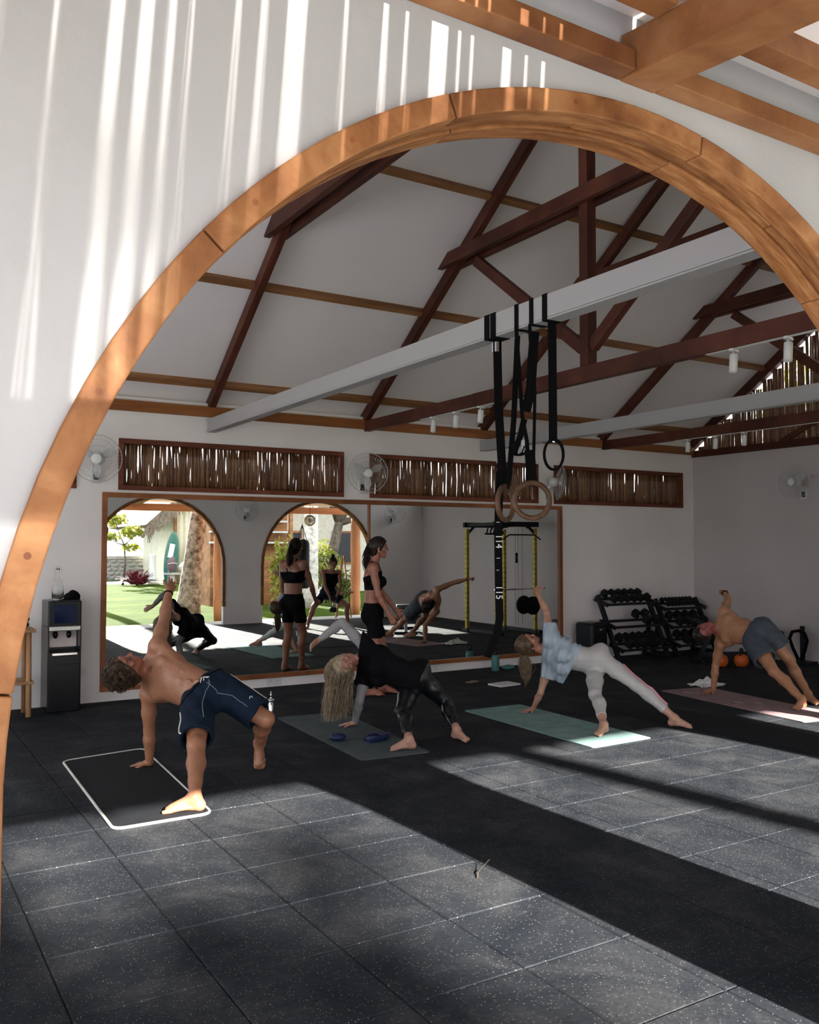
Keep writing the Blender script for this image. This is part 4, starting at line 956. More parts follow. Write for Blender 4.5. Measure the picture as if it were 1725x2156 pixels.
def palm(label, base, pts, rads, bark, nf, fl, leaf, seed, fronds=True):
    t = thing('palm_tree', label, 'palm tree', base, 0, 'palm trees'); P = []; rr = []; m_ = len(pts) - 1
    for i in range(m_ * 8 + 1):
        s_ = i / 8; k = min(int(s_), m_ - 1); u = s_ - k; P.append(Vector(pts[k]).lerp(Vector(pts[k + 1]), u)); rr.append((rads[k] * (1 - u) + rads[k + 1] * u) * (1 + 0.035 * (i % 2)))
    MB().tube(P, rr, 14).obj('trunk', bark, t)
    if fronds:
        fr = [raw_obj(frond(fl, d_, seed + i), 'frond', leaf, t) for i, d_ in enumerate((0.4, 0.7, 1.0))]
        for o in fr: o.location = P[-1]
        random.seed(seed)
        for k in range(nf):
            if k < 3: o = fr[k]
            else: o = fr[k % 3].copy(); COL.objects.link(o); o.parent = t; o.location = P[-1]
            o.rotation_euler = (0, random.uniform(-0.5, 0.25), 2 * PI * k / nf + random.uniform(-0.2, 0.2))
    return t
palm('leaning palm with rough mossy bark just outside the arch, in the mirror', (5.50, -5.95, -0.09), [(0, 0, 0), (0.06, -0.02, 0.6), (0.17, -0.04, 1.5), (0.30, -0.05, 2.6), (0.5, -0.1, 4.6), (0.55, -0.1, 7.5)], [0.30, 0.245, 0.20, 0.175, 0.16, 0.15], M['palm_bark'], 11, 2.6, M['leaf_g'], 20)
palm('pale straight palm trunk outside the second arch, in the mirror', (9.62, -8.3, -0.09), [(0, 0, 0), (0.0, 0, 3), (0.05, 0, 6.5)], [0.20, 0.18, 0.16], M['pale_bark'], 11, 2.6, M['leaf_g'], 50)
palm('curved palm beyond the lawn that shades a stripe of gym floor', (4.55, -13.0, -0.09), [(0, 0, 0), (0.05, 0, 2.5), (-0.23, 0, 4.45), (-0.46, 0, 5.4), (-0.95, 0, 7.2), (-1.3, 0, 9.0)], [0.19, 0.16, 0.145, 0.14, 0.13, 0.12], M['palm_bark'], 11, 2.6, M['leaf_g'], 80)
# shade tree far out on the left: soft dapples on the near floor and jamb
def tree(label, base, tr_pts, tr_r, crowns, leaf, bark, seed, cat='tree', name='garden_tree', lsize=0.22, dens=900):
    t = thing(name, label, cat, base, 0, 'garden trees')
    MB().tube(tr_pts, tr_r, 10).obj('trunk', bark, t)
    for k, (c, rad, n) in enumerate(crowns):
        MB().tube([tr_pts[-1], ((Vector(tr_pts[-1]) + Vector(c)) / 2 + Vector((0, 0, -0.1))), c], [tr_r[-1], tr_r[-1] * 0.6, 0.02], 6).obj('branch', bark, t)
        o = raw_obj(leaf_cloud(rad, n, lsize, seed + k), 'foliage', leaf, t); o.location = c; o['kind'] = 'stuff'
    return t
tree('tall tree far across the lawn that dapples the near floor', (0.6, -30.5, -0.09), [(0, 0, 0), (0.1, 0, 5), (0.3, 0, 9)], [0.3, 0.22, 0.14],
     [((-0.08, 0.2, 11.45), (0.85, 0.7, 1.3), 4200), ((0.30, 0.2, 13.0), (1.7, 0.7, 0.8), 620), ((0.80, 0.2, 10.70), (1.35, 0.9, 0.60), 2100), ((0.95, 0.0, 11.35), (0.95, 0.9, 0.40), 1150), ((-0.9, 0.2, 11.3), (1.0, 0.9, 0.62), 800), ((1.75, 0.3, 11.75), (0.5, 0.5, 0.16), 130), ((-2.3, 0, 10.8), (1.3, 0.9, 0.9), 900), ((0.3, 0, 12.9), (1.8, 0.8, 0.35), 260)], M['leaf_g'], M['dark_bark'], 300)

# ---- seen through the first arch in the mirror
t = thing('stone_wall', 'low boundary wall of rough grey stones beyond the lawn, in the mirror', 'wall', (9.5, -31, -0.09))
M['stone'] = plain('grey rubble', (0.30, 0.29, 0.27), 0.9, var=0.35, scale=6, bump=0.6)
MB().box((0, 0.0, 0.52), (9.0, 0.3, 1.04)).obj('core', plain('mortar', (0.34, 0.33, 0.31), 0.9), t); MB().box((0, 0, 1.10), (9.1, 0.42, 0.14)).obj('coping', plain('coping', (0.36, 0.34, 0.31), 0.85), t)
random.seed(12); sm_ = []
for k in range(5):
    mb = MB(); mb.ball((0, 0, 0), 1, 7, 5); mb.v = [(x * random.uniform(0.8, 1.1), y, z * random.uniform(0.8, 1.1)) for x, y, z in mb.v]; me = mb.mesh('stone'); me.materials.append(M['stone']); sm_.append(me)
for j in range(5):
    x = -4.4
    while x < 4.4:
        w_ = random.uniform(0.12, 0.24)
        if -2.6 < x < 1.8:
            o = link('stone', random.choice(sm_), None, t, (x + w_, 0.15, 0.12 + 0.2 * j)); o.scale = (w_, 0.07, 0.105)
        x += 2 * w_ + 0.01
t = thing('crimson_bush', 'low crimson cordyline bush at the lawn edge, in the mirror', 'bush', (9.2, -24.4, -0.09)); mb = MB(); random.seed(4)
for k in range(120):
    a = random.uniform(0, 2 * PI); e = random.uniform(0.15, 1.3); l_ = random.uniform(0.45, 0.75); d = Vector((math.cos(a) * math.cos(e), math.sin(a) * math.cos(e), math.sin(e)))
    mb.strap([Vector((0.25 * math.cos(a), 0.25 * math.sin(a), 0.05)), d * l_ * 0.6 + Vector((0.2 * math.cos(a), 0.2 * math.sin(a), 0.1)), d * l_ + Vector((0.25 * math.cos(a), 0.25 * math.sin(a), -0.02))], 0.07, 0.004, (-math.sin(a), math.cos(a), 0.1))
tag(mb.obj('foliage', M['leaf_r'], t), kind='stuff'); MB().tube([(0, 0, 0), (0, 0, 0.25)], 0.06, 8).obj('stem', M['dark_bark'], t)
# thatched hut with cream corrugated wall
HX, HY = 11.05, -25.5
t = thing('thatched_hut', 'cream corrugated hut under a thatched roof, in the mirror', 'hut', (HX, HY, -0.09)); M['cream'] = plain('cream sheet', (0.60, 0.57, 0.44), 0.6, var=0.1, scale=3); M['thatch'] = plain('grey thatch', (0.15, 0.12, 0.09), 0.95, var=0.45, scale=12, bump=0.8)
V = []; F = []
for i in range(61):
    for z in (0.0, 4.2): V.append((i * 0.05, 0.03 * math.sin(i * 1.3), z))
for i in range(60): F.append((2 * i, 2 * i + 2, 2 * i + 3, 2 * i + 1))
o = MB().add(V, F, True).obj('corrugated_wall', M['cream'], t); o.modifiers.new('thick', 'SOLIDIFY').thickness = 0.02
MB().box((1.5, -2.5, 2.1), (3.0, 4.9, 4.2)).obj('side_walls', M['cream'], t); MB().box((0.06, 0.05, 2.1), (0.14, 0.1, 4.2)).obj('corner_post', M['wood_purlin_x'], t)
MB().box((3.6, -0.6, 2.1), (1.2, 3, 4.2)).obj('shaded_inside', M['wood_dark_y'], t); MB().box((5.4, -0.4, 2.1), (2.4, 3, 4.2)).obj('timber_bay', M['wood_purlin_x'], t)  # solid dark block: shade inside the hut put into its colour
rf = bpy.data.objects.new('roof', None); COL.objects.link(rf); rf.parent = t
mb = MB(); mb.add([(-1.5, 1.0, 2.55), (-1.0, 1.0, 2.45), (2.6, 1.0, 5.6), (2.2, 1.0, 5.9), (-1.5, -6, 2.55), (-1.0, -6, 2.45), (2.6, -6, 5.6), (2.2, -6, 5.9)], [(0, 1, 2, 3), (7, 6, 5, 4), (0, 4, 5, 1), (1, 5, 6, 2), (2, 6, 7, 3), (3, 7, 4, 0)]); mb.obj('thatch_bed', M['thatch'], rf)
random.seed(9); mb = MB()
for k in range(420):
    s_ = random.random(); x = -1.4 + 3.7 * s_; z = 2.5 + 3.2 * s_; l_ = random.uniform(0.3, 0.75)
    mb.strap([(x, 1.0 + random.uniform(-0.05, 0.05), z + random.uniform(-0.1, 0.15)), (x + random.uniform(-0.3, 0.05), 1.03, z - l_)], random.uniform(0.02, 0.06), 0.01, (1, 0, 0))
tag(mb.obj('thatch_fringe', M['thatch'], rf), kind='stuff')
# surfboard, cooler, laundry beside the hut
t = thing('surfboard', 'dark green surfboard leaning at the hut corner, in the mirror', 'surfboard', (10.55, -24.6, -0.09)); P = []
mb = MB(); mb.ball((0, 0, 1.15), (0.30, 0.045, 1.15), 16, 14); o = mb.obj('deck', plain('green board', (0.02, 0.12, 0.10), 0.3), t); o.rotation_euler = (0, 0.12, 0)
MB().tube([(0.05 + 0.07 * math.cos(2 * PI * k / 16), 0.055, 0.62 + 0.07 * math.sin(2 * PI * k / 16)) for k in range(16)], 0.014, 5, closed=True).obj('round_logo', M['white_paint'], t)
MB().box((0.12, 0.07, 1.45), (0.22, 0.02, 0.6), Matrix.Rotation(0.2, 3, 'Y')).obj('white_towel', M['white_paint'], t)
t = thing('garden_table', 'low stone table with cloths and boxes by the surfboard, in the mirror', 'table', (10.9, -23.6, -0.09))
MB().box((0, 0, 0.5), (1.5, 0.5, 0.08)).obj('top', M['stone'], t); MB().box((-0.5, 0, 0.23), (0.2, 0.4, 0.46)).obj('leg', M['stone'], t); MB().box((0.5, 0, 0.23), (0.2, 0.4, 0.46)).obj('leg', M['stone'], t)
for k, (x, c, s_, lb) in enumerate(((-0.50, (0.12, 0.08, 0.09), 0.75, 'brown'), (0.0, (0.5, 0.5, 0.5), 0.5, 'grey white'), (0.50, (0.06, 0.13, 0.2), 0.6, 'blue'))):
    q = thing('laundry_bundle', lb + ' bundle of cloth on the garden table, in the mirror', 'cloth bundle', (10.9 + x, -23.6, 0.45), 0, 'bundles on the garden table')
    mb = MB(); mb.ball((0, 0, s_ * 0.45), (0.21, 0.2, s_ * 0.45), 12, 9); mb.v = [(a + 0.03 * math.sin(22 * c_), b_, c_ + 0.03 * math.sin(17 * a)) for a, b_, c_ in mb.v]; mb.obj('bundle', plain(lb + ' cloth', c, 0.9, bump=0.4), q); MB().tube([(-0.2, 0.17, s_ * 0.5), (0, 0.215, s_ * 0.55), (0.2, 0.17, s_ * 0.5)], 0.012, 5).obj('tie', M['white_paint'], q)
t = thing('white_planter', 'white pillar planter beside the surfboard, in the mirror', 'planter', (10.12, -25.4, -0.09)); MB().lathe([(0, 0), (0.2, 0), (0.17, 0.2), (0.13, 0.4), (0.13, 1.2), (0.17, 1.3), (0, 1.32)], 16).obj('pillar', M['white_paint'], t); MB().lathe([(0, 0), (0.25, 0), (0.25, 0.1), (0, 0.1)], 16, c=(0, 0.1, 0)).obj('plinth', M['cream'], t)
tree('sparse feathery tree left of the thatched roof, in the mirror', (8.75, -25.0, -0.09), [(0, 0, 0), (0.1, 0, 0.9), (0.05, 0, 1.7)], [0.05, 0.04, 0.03], [((-0.35, 0, 2.75), (0.75, 0.5, 0.32), 200), ((0.45, 0, 2.25), (0.65, 0.5, 0.30), 220), ((-0.55, 0, 2.05), (0.6, 0.5, 0.25), 170), ((0.3, 0, 1.6), (0.5, 0.4, 0.2), 90)], M['leaf_y'], M['dark_bark'], 410, lsize=0.26)
for k, (x, y, lb) in enumerate(((4.88, -4.02, 'left'), (5.12, -4.05, 'right'))):
    t = thing('sandal', 'flip-flop sandal on the porch step, %s of the pair' % lb, 'sandal', (x, y, 0.0), 0.4, 'flip-flops on the step'); mb = MB(); mb.ball((0, 0, 0.008), (0.045, 0.125, 0.009), 14, 5); mb.obj('sole', M['black_rubber'], t); MB().tube([(-0.035, -0.02, 0.01), (-0.02, 0.03, 0.045), (0, 0.07, 0.02), (0.02, 0.03, 0.045), (0.035, -0.02, 0.01)], 0.006, 5).obj('strap', M['black_rubber'], t)

# ---- seen through the second arch in the mirror
t = thing('punching_bag', 'black heavy bag hanging in the porch, in the mirror', 'punching bag', (7.72, -4.75, 0.62))
MB().lathe([(0, 0), (0.12, 0.0), (0.165, 0.03), (0.17, 0.15), (0.17, 0.98), (0.15, 1.05), (0.06, 1.10), (0, 1.10)], 22).obj('bag_body', M['black_rubber'], t)
for k in range(4): MB().tube([(0.12 * math.cos(k * PI / 2), 0.12 * math.sin(k * PI / 2), 1.06), (0, 0, 1.42)], 0.008, 5).obj('strap', M['black_web'], t)
MB().tube([(0, 0, 1.42), (0, 0, 1.87)], 0.006, 6).obj('chain', M['chrome'], t)
t = thing('pendant_lamp', 'round woven pendant lamp in the porch, in the mirror', 'lamp', (7.70, -4.30, 2.12)); mb = MB()
for k in range(14):
    a = PI * k / 14; mb.tube([(0.12 * math.cos(2 * PI * j / 24) * math.cos(a), 0.12 * math.cos(2 * PI * j / 24) * math.sin(a), 0.12 * math.sin(2 * PI * j / 24)) for j in range(24)], 0.006, 4, closed=True)
for z in (-0.08, -0.04, 0, 0.04, 0.08):
    r_ = math.sqrt(0.12 ** 2 - z * z); mb.tube([(r_ * math.cos(2 * PI * j / 24), r_ * math.sin(2 * PI * j / 24), z) for j in range(24)], 0.006, 4, closed=True)
tag(mb.obj('woven_shade', plain('rattan', (0.55, 0.40, 0.24), 0.7), t), kind='stuff'); MB().tube([(0, 0, 0.11), (0, 0, 0.60)], 0.005, 5).obj('cord', M['black_web'], t); MB().ball((0, 0, 0), 0.045, 12, 8).obj('bulb', M['white_paint'], t)
t = thing('garden_house', 'pale house with a blue-edged gable behind the trees, in the mirror', 'house', (13.6, -17.5, -0.09)); MB().box((0, 0, 1.7), (5.4, 4, 3.4)).obj('walls', plain('house wall', (0.45, 0.42, 0.36), 0.8), t)
MB().prism([(-3.1, 3.2), (3.1, 3.2), (0, 5.4)], -2.3, 2.3).obj('gable_roof', plain('pale gable', (0.52, 0.49, 0.42), 0.7), t)
for sg in (-1, 1): MB().bar((sg * 3.2, 2.35, 3.15), (0, 2.35, 5.45), 0.1, 0.22, (0, 0, 1)).obj('fascia', plain('blue fascia', (0.06, 0.14, 0.24), 0.5), t)
for x in (-1.5, 0.8):
    wn = MB().box((x, 2.02, 1.6), (1.1, 0.06, 1.2)).obj('window', M['wood_purlin_x'], t); MB().box((x, 2.06, 1.6), (0.95, 0.02, 1.05)).obj('pane', M['black_plastic'], wn)
t = thing('storage_shed', 'shed with grey shelf planks behind the heavy bag, in the mirror', 'shed', (8.70, -10.4, -0.09)); MB().box((0, -0.5, 1.5), (2.3, 1.0, 3.0)).obj('back_wall', M['wood_purlin_x'], t)
for k, z in enumerate((1.75, 2.05, 2.35)): MB().box((-0.1, 0.2, z), (2.2, 0.4, 0.05)).obj('shelf_plank', plain('weathered plank', (0.4, 0.4, 0.4), 0.8), t)
for x in (-1.1, 1.1): MB().box((x, 0.35, 1.5), (0.1, 0.1, 3.0)).obj('post', M['wood_purlin_x'], t)
MB().box((0, 0.0, 3.1), (2.7, 1.9, 0.1)).obj('roof', M['thatch'], t)
tree('broad dark tree with forked trunk in the garden, in the mirror', (12.05, -11.8, -0.09), [(0, 0, 0), (-0.1, 0, 1.2), (0.2, 0, 2.4)], [0.22, 0.18, 0.14], [((-0.6, 0, 4.4), (1.6, 1.2, 1.0), 1300), ((1.0, 0, 4.0), (1.6, 1.2, 1.1), 1300), ((1.6, 0, 2.9), (0.9, 0.8, 0.6), 500)], M['leaf_d'], M['dark_bark'], 500)
def bush(label, base, rad, n, leaf, seed, ls=0.16):
    t = thing('garden_bush', label, 'bush', base, 0, 'garden bushes'); o = raw_obj(leaf_cloud(rad, n, ls, seed), 'foliage', leaf, t); o.location = (0, 0, rad[2] * 0.9); o['kind'] = 'stuff'; MB().tube([(0, 0, 0), (0.02, 0, rad[2] * 0.8)], [0.04, 0.02], 6).obj('stem', M['dark_bark'], t)
bush('yellow-green bush with orange tips right of the pale palm, in the mirror', (10.85, -9.9, -0.09), (0.62, 0.6, 1.05), 1400, M['leaf_y'], 600); bush('green bush below the forked tree, in the mirror', (10.55, -8.5, -0.09), (0.55, 0.5, 0.6), 1000, M['leaf_g'], 620)
bush('yellow bush left of the pale palm, in the mirror', (9.05, -8.9, -0.09), (0.45, 0.45, 1.1), 900, M['leaf_y'], 640); bush('dark spiky bush at the lawn edge, in the mirror', (11.65, -7.8, -0.09), (0.6, 0.5, 0.4), 700, M['leaf_d'], 660); bush('large green shrub at the far right of the garden', (12.8, -8.5, -0.09), (1.0, 0.8, 1.3), 1500, M['leaf_g'], 680)
t = thing('easel', 'pale wooden easel standing in the second arch, in the mirror', 'easel', (8.32, -3.95, 0)); MB().bar((-0.16, 0, 0), (0.02, -0.05, 1.35), 0.035, 0.025).obj('leg', M['wood_stool'], t); MB().bar((0.22, 0, 0), (0.06, -0.05, 1.35), 0.035, 0.025).obj('leg', M['wood_stool'], t); MB().bar((0.05, -0.35, 0), (0.04, -0.06, 1.3), 0.03, 0.025).obj('leg', M['wood_stool'], t); MB().bar((-0.2, 0.02, 0.55), (0.26, 0.02, 0.55), 0.03, 0.04).obj('ledge', M['wood_stool'], t)
# greenery behind the bamboo gable and back wall
for k, (x, y, lf) in enumerate(((14.5, 1.5, 'leaf_g'), (14.0, 4.5, 'leaf_y'), (15.0, -2.0, 'leaf_g'))):
    tree('tree outside the bamboo gable, ' + ['middle one', 'one towards the back', 'one towards the garden'][k], (x, y, -0.09), [(0, 0, 0), (0, 0, 1.5), (0.1, 0, 2.8)], [0.16, 0.13, 0.1], [((0, 0, 4.2), (1.7, 1.6, 1.3), 1100)], M[lf], M['dark_bark'], 700 + k)
# ------------------------------------------------------------------ people: implicit bodies turned into one skin mesh each
class Field:
    def __init__(s, lo, hi, h):
        s.o = np.array(lo, float); s.h = h; s.n = np.ceil((np.array(hi) - s.o) / h).astype(int) + 1
        s.d = np.full(s.n, 0.25, np.float32)
    def region(s, lo, hi):
        a = np.clip(np.floor((np.array(lo) - s.o) / s.h).astype(int), 0, s.n - 1); b = np.clip(np.ceil((np.array(hi) - s.o) / s.h).astype(int) + 1, 1, s.n)
        ax = [(s.o[i] + s.h * np.arange(a[i], b[i])).astype(np.float32) for i in range(3)]
        return (slice(a[0], b[0]), slice(a[1], b[1]), slice(a[2], b[2])), ax[0][:, None, None], ax[1][None, :, None], ax[2][None, None, :]
    def put(s, pr, infl=0.0, kk=None):
        k = pr['k'] if kk is None else kk; lo, hi = prim_box(pr, infl + k + 3 * s.h)
        sl, X, Y, Z = s.region(lo, hi)
        if min(X.size, Y.size, Z.size) == 0: return
        b = prim_eval(pr, X, Y, Z, infl); a = s.d[sl]
        if pr.get('sub'):
            q = np.clip(0.5 - 0.5 * (a + b) / k, 0, 1); s.d[sl] = a * (1 - q) - b * q + k * q * (1 - q)
        elif k < 1e-4: s.d[sl] = np.minimum(a, b)
        else:
            q = np.clip(0.5 + 0.5 * (b - a) / k, 0, 1); s.d[sl] = b * (1 - q) + a * q - k * q * (1 - q)
    def cut(s, pt, n):
        n = nrm(n); g = [(s.o[i] + s.h * np.arange(s.n[i])).astype(np.float32) for i in range(3)]
        d = (g[0][:, None, None] - pt[0]) * n[0] + (g[1][None, :, None] - pt[1]) * n[1] + (g[2][None, None, :] - pt[2]) * n[2]
        s.d = np.maximum(s.d, d.astype(np.float32))
    def noise(s, amp, freq, seed=0):
        r = np.random.default_rng(seed); g = [(s.o[i] + s.h * np.arange(s.n[i])).astype(np.float32) for i in range(3)]
        for _ in range(5):
            w_ = r.normal(size=3); w_ = w_ / np.linalg.norm(w_) * freq * r.uniform(0.6, 1.5); ph = r.uniform(0, 6)
            s.d += (amp * np.sin(g[0][:, None, None] * w_[0] + g[1][None, :, None] * w_[1] + g[2][None, None, :] * w_[2] + ph)).astype(np.float32)
    def folds(s, amp, freq, axis, warp=0.3, seed=0):
        """creases running across the given axis"""
        ax = nrm(axis); r = np.random.default_rng(seed); w2 = np.cross(ax, r.normal(size=3)); w2 = nrm(w2) * 14
        g = [(s.o[i] + s.h * np.arange(s.n[i])).astype(np.float32) for i in range(3)]
        def lin(v): return g[0][:, None, None] * v[0] + g[1][None, :, None] * v[1] + g[2][None, None, :] * v[2]
        s.d += (amp * np.sin(lin(ax * freq) + 2.2 * np.sin(lin(w2)) * warp * 3)).astype(np.float32)
    def mesh(s):
        v = s.d; ins = v < 0; n = s.n
        cnt = np.zeros(n - 1, np.int8)
        for dx in (0, 1):
            for dy in (0, 1):
                for dz in (0, 1): cnt += ins[dx:n[0] - 1 + dx, dy:n[1] - 1 + dy, dz:n[2] - 1 + dz]
        act = (cnt > 0) & (cnt < 8); idx = np.argwhere(act)
        ids = np.full(n - 1, -1, np.int32); ids[act] = np.arange(len(idx))
        acc = np.zeros((len(idx), 3)); num = np.zeros(len(idx))
        cor = [(0, 0, 0), (1, 0, 0), (0, 1, 0), (1, 1, 0), (0, 0, 1), (1, 0, 1), (0, 1, 1), (1, 1, 1)]
        cv = [v[idx[:, 0] + c[0], idx[:, 1] + c[1], idx[:, 2] + c[2]].astype(float) for c in cor]
        for a, b in ((0, 1), (2, 3), (4, 5), (6, 7), (0, 2), (1, 3), (4, 6), (5, 7), (0, 4), (1, 5), (2, 6), (3, 7)):
            x = (cv[a] < 0) != (cv[b] < 0); t = np.where(x, cv[a] / np.where(x, cv[a] - cv[b], 1), 0)
            pa, pb = np.array(cor[a]), np.array(cor[b]); acc += np.where(x[:, None], pa + t[:, None] * (pb - pa), 0); num += x
        V = s.o + s.h * (idx + acc / num[:, None]); F = []
        for ax in range(3):
            o1, o2 = [(1, 2), (2, 0), (0, 1)][ax]
            sl0 = [slice(None)] * 3; sl1 = [slice(None)] * 3; sl0[ax] = slice(0, -1); sl1[ax] = slice(1, None)
            e = np.argwhere(ins[tuple(sl0)] != ins[tuple(sl1)]); e = e[(e[:, o1] > 0) & (e[:, o2] > 0) & (e[:, o1] < n[o1] - 1) & (e[:, o2] < n[o2] - 1)]
            fl = ins[e[:, 0], e[:, 1], e[:, 2]]
            def cell(d1, d2):
                c = e.copy(); c[:, o1] -= d1; c[:, o2] -= d2; return ids[c[:, 0], c[:, 1], c[:, 2]]
            q = np.stack([cell(1, 1), cell(0, 1), cell(0, 0), cell(1, 0)], 1); q[~fl] = q[~fl][:, ::-1]; F.append(q)
        F = np.concatenate(F); F = F[(F >= 0).all(1)]
        return V, F
def cone(A, B, ra, rb, k=0.015, n=None, s=1.0, tag_='', sub=False):
    return dict(t='c', A=np.array(A, float), B=np.array(B, float), ra=ra, rb=rb, k=k, n=None if n is None else nrm(n), s=s, tag=tag_, sub=sub)
def ell(C_, R, rad, k=0.015, tag_='', sub=False):
    return dict(t='e', C=np.array(C_, float), R=np.array(R, float), r=np.array(rad, float), k=k, tag=tag_, sub=sub)
def prim_box(p, m):
    if p['t'] == 'c':
        r = max(p['ra'], p['rb']) + m; return np.minimum(p['A'], p['B']) - r, np.maximum(p['A'], p['B']) + r
    r = p['r'].max() + m; return p['C'] - r, p['C'] + r
def prim_eval(p, X, Y, Z, infl):
    if p['t'] == 'c':
        A, B = p['A'], p['B']; d = B - A; L2 = d @ d + 1e-12
        t = np.clip(((X - A[0]) * d[0] + (Y - A[1]) * d[1] + (Z - A[2]) * d[2]) / L2, 0, 1)
        qx, qy, qz = X - A[0] - t * d[0], Y - A[1] - t * d[1], Z - A[2] - t * d[2]; q2 = qx * qx + qy * qy + qz * qz
        r = p['ra'] + (p['rb'] - p['ra']) * t
        if p['n'] is not None:
            n = p['n']; qn = qx * n[0] + qy * n[1] + qz * n[2]; sc = ((r + infl) / (r * p['s'] + infl)) ** 2
            q2 = q2 + (sc - 1) * qn * qn
        return (np.sqrt(np.maximum(q2, 0)) - r - infl).astype(np.float32)
    R, r = p['R'], p['r'] + infl; x, y, z = X - p['C'][0], Y - p['C'][1], Z - p['C'][2]
    a = (x * R[0][0] + y * R[0][1] + z * R[0][2]) / r[0]; b = (x * R[1][0] + y * R[1][1] + z * R[1][2]) / r[1]; c = (x * R[2][0] + y * R[2][1] + z * R[2][2]) / r[2]
    return ((np.sqrt(a * a + b * b + c * c) - 1) * r.min()).astype(np.float32)

def frame(up, f):
    u = nrm(up); f = np.array(f, float); f = nrm(f - u * (f @ u)); r = np.cross(f, u); return r, f, u      # right, front, up
def head_prims(H, up, f, s=1.0, fem=False):
    r, f, u = frame(up, f); R = np.stack([r, f, u])
    def P(a, b, c): return H + s * (r * a + f * b + u * c)
    j = 0.9 if fem else 1.0; o = []
    o.append(ell(P(0, -0.012, 0.028), R, np.array((0.074, 0.094, 0.088)) * s, 0.01, 'head'))
    o.append(cone(P(0, 0.018, -0.02), P(0, 0.052, -0.092), 0.063 * s, 0.027 * s * j, 0.02, r, 0.92, 'head'))
    for sg in (-1, 1): o.append(cone(P(sg * 0.048, 0.0, -0.05), P(sg * 0.012, 0.058, -0.098), 0.024 * s * j, 0.018 * s, 0.02, tag_='head'))
    for sg in (-1, 1): o.append(ell(P(sg * 0.043, 0.058, -0.018), R, np.array((0.022, 0.022, 0.018)) * s, 0.015, 'head'))
    o.append(cone(P(-0.036, 0.076, 0.026), P(0.036, 0.076, 0.026), 0.013 * s, 0.013 * s, 0.014, tag_='head'))
    for sg in (-1, 1): o.append(ell(P(sg * 0.031, 0.098, 0.008), R, np.array((0.017, 0.014, 0.011)) * s, 0.008, 'head', sub=True))
    for sg in (-1, 1): o.append(ell(P(sg * 0.031, 0.074, 0.006), R, np.array((0.014, 0.014, 0.0115)) * s, 0.003, 'head'))
    o.append(cone(P(0, 0.082, 0.015), P(0, 0.101 if fem else 0.107, -0.026), 0.008 * s, (0.0105 if fem else 0.0125) * s, 0.007, tag_='head'))
    for sg in (-1, 1): o.append(ell(P(sg * 0.012, 0.097, -0.031), R, np.array((0.009, 0.011, 0.008)) * s, 0.006, 'head'))
    o.append(cone(P(-0.018, 0.084, -0.058), P(0.018, 0.084, -0.058), 0.0075 * s, 0.0075 * s, 0.006, tag_='head')); o.append(cone(P(-0.014, 0.083, -0.069), P(0.014, 0.083, -0.069), 0.008 * s, 0.008 * s, 0.005, tag_='head'))
    for sg in (-1, 1): o.append(ell(P(sg * 0.076, -0.006, -0.008), R, np.array((0.009, 0.019, 0.031)) * s, 0.006, 'head'))
    return o, (r, f, u, P)
def hand_prims(W, d, n, th, s=1.0, curl=0.15, spread=0.12, fist=False):
    """W wrist, d towards the knuckles, n back of the hand, th towards the thumb"""
    d = nrm(d); n = nrm(np.array(n) - d * (np.array(n) @ d)); t0 = np.cross(d, n); th = t0 if t0 @ np.array(th) > 0 else -t0; o = []
    o.append(cone(W, W + d * 0.03 * s, 0.027 * s, 0.030 * s, 0.012, n, 0.72, 'hand'))
    o.append(cone(W + d * 0.030 * s, W + d * 0.078 * s, 0.034 * s, 0.039 * s, 0.012, n, 0.36, 'hand'))
    o.append(cone(W + d * 0.02 * s + th * 0.012 * s, W + d * 0.05 * s + th * 0.03 * s - n * 0.004, 0.017 * s, 0.014 * s, 0.012, tag_='hand'))
    for off, ln, rr, sp in ((0.029, 0.070, 0.0088, 1.0), (0.010, 0.079, 0.0092, 0.3), (-0.010, 0.073, 0.0088, -0.35), (-0.028, 0.057, 0.0078, -1.0)):
        p0 = W + d * (0.083 - 0.006 * abs(off) / 0.029) * s + th * off * s
        dd = nrm(d + th * sp * spread); a1 = 1.35 if fist else curl; a2 = a1 + (1.5 if fist else curl * 1.2); a3 = a2 + (0.9 if fist else curl)
        for fr, an, ra, rb in ((0.42, a1, 1.0, 0.95), (0.32, a2, 0.95, 0.88), (0.26, a3, 0.88, 0.72)):
            p1 = p0 + (dd * math.cos(an) - n * math.sin(an)) * ln * fr * s; o.append(cone(p0, p1, rr * ra * s, rr * rb * s, 0.0025, tag_='finger')); p0 = p1
    p0 = W + d * 0.036 * s + th * 0.030 * s - n * 0.004
    for ln, v, ra, rb in ((0.034, d * 0.62 + th * 0.72 - n * 0.25, 0.0125, 0.0105), (0.030, (d * 0.85 + th * (0.35 if not fist else -0.5) - n * (0.2 if not fist else 0.6)), 0.0105, 0.0085)):
        p1 = p0 + nrm(v) * ln * s; o.append(cone(p0, p1, ra * s, rb * s, 0.004, tag_='finger')); p0 = p1
    return o
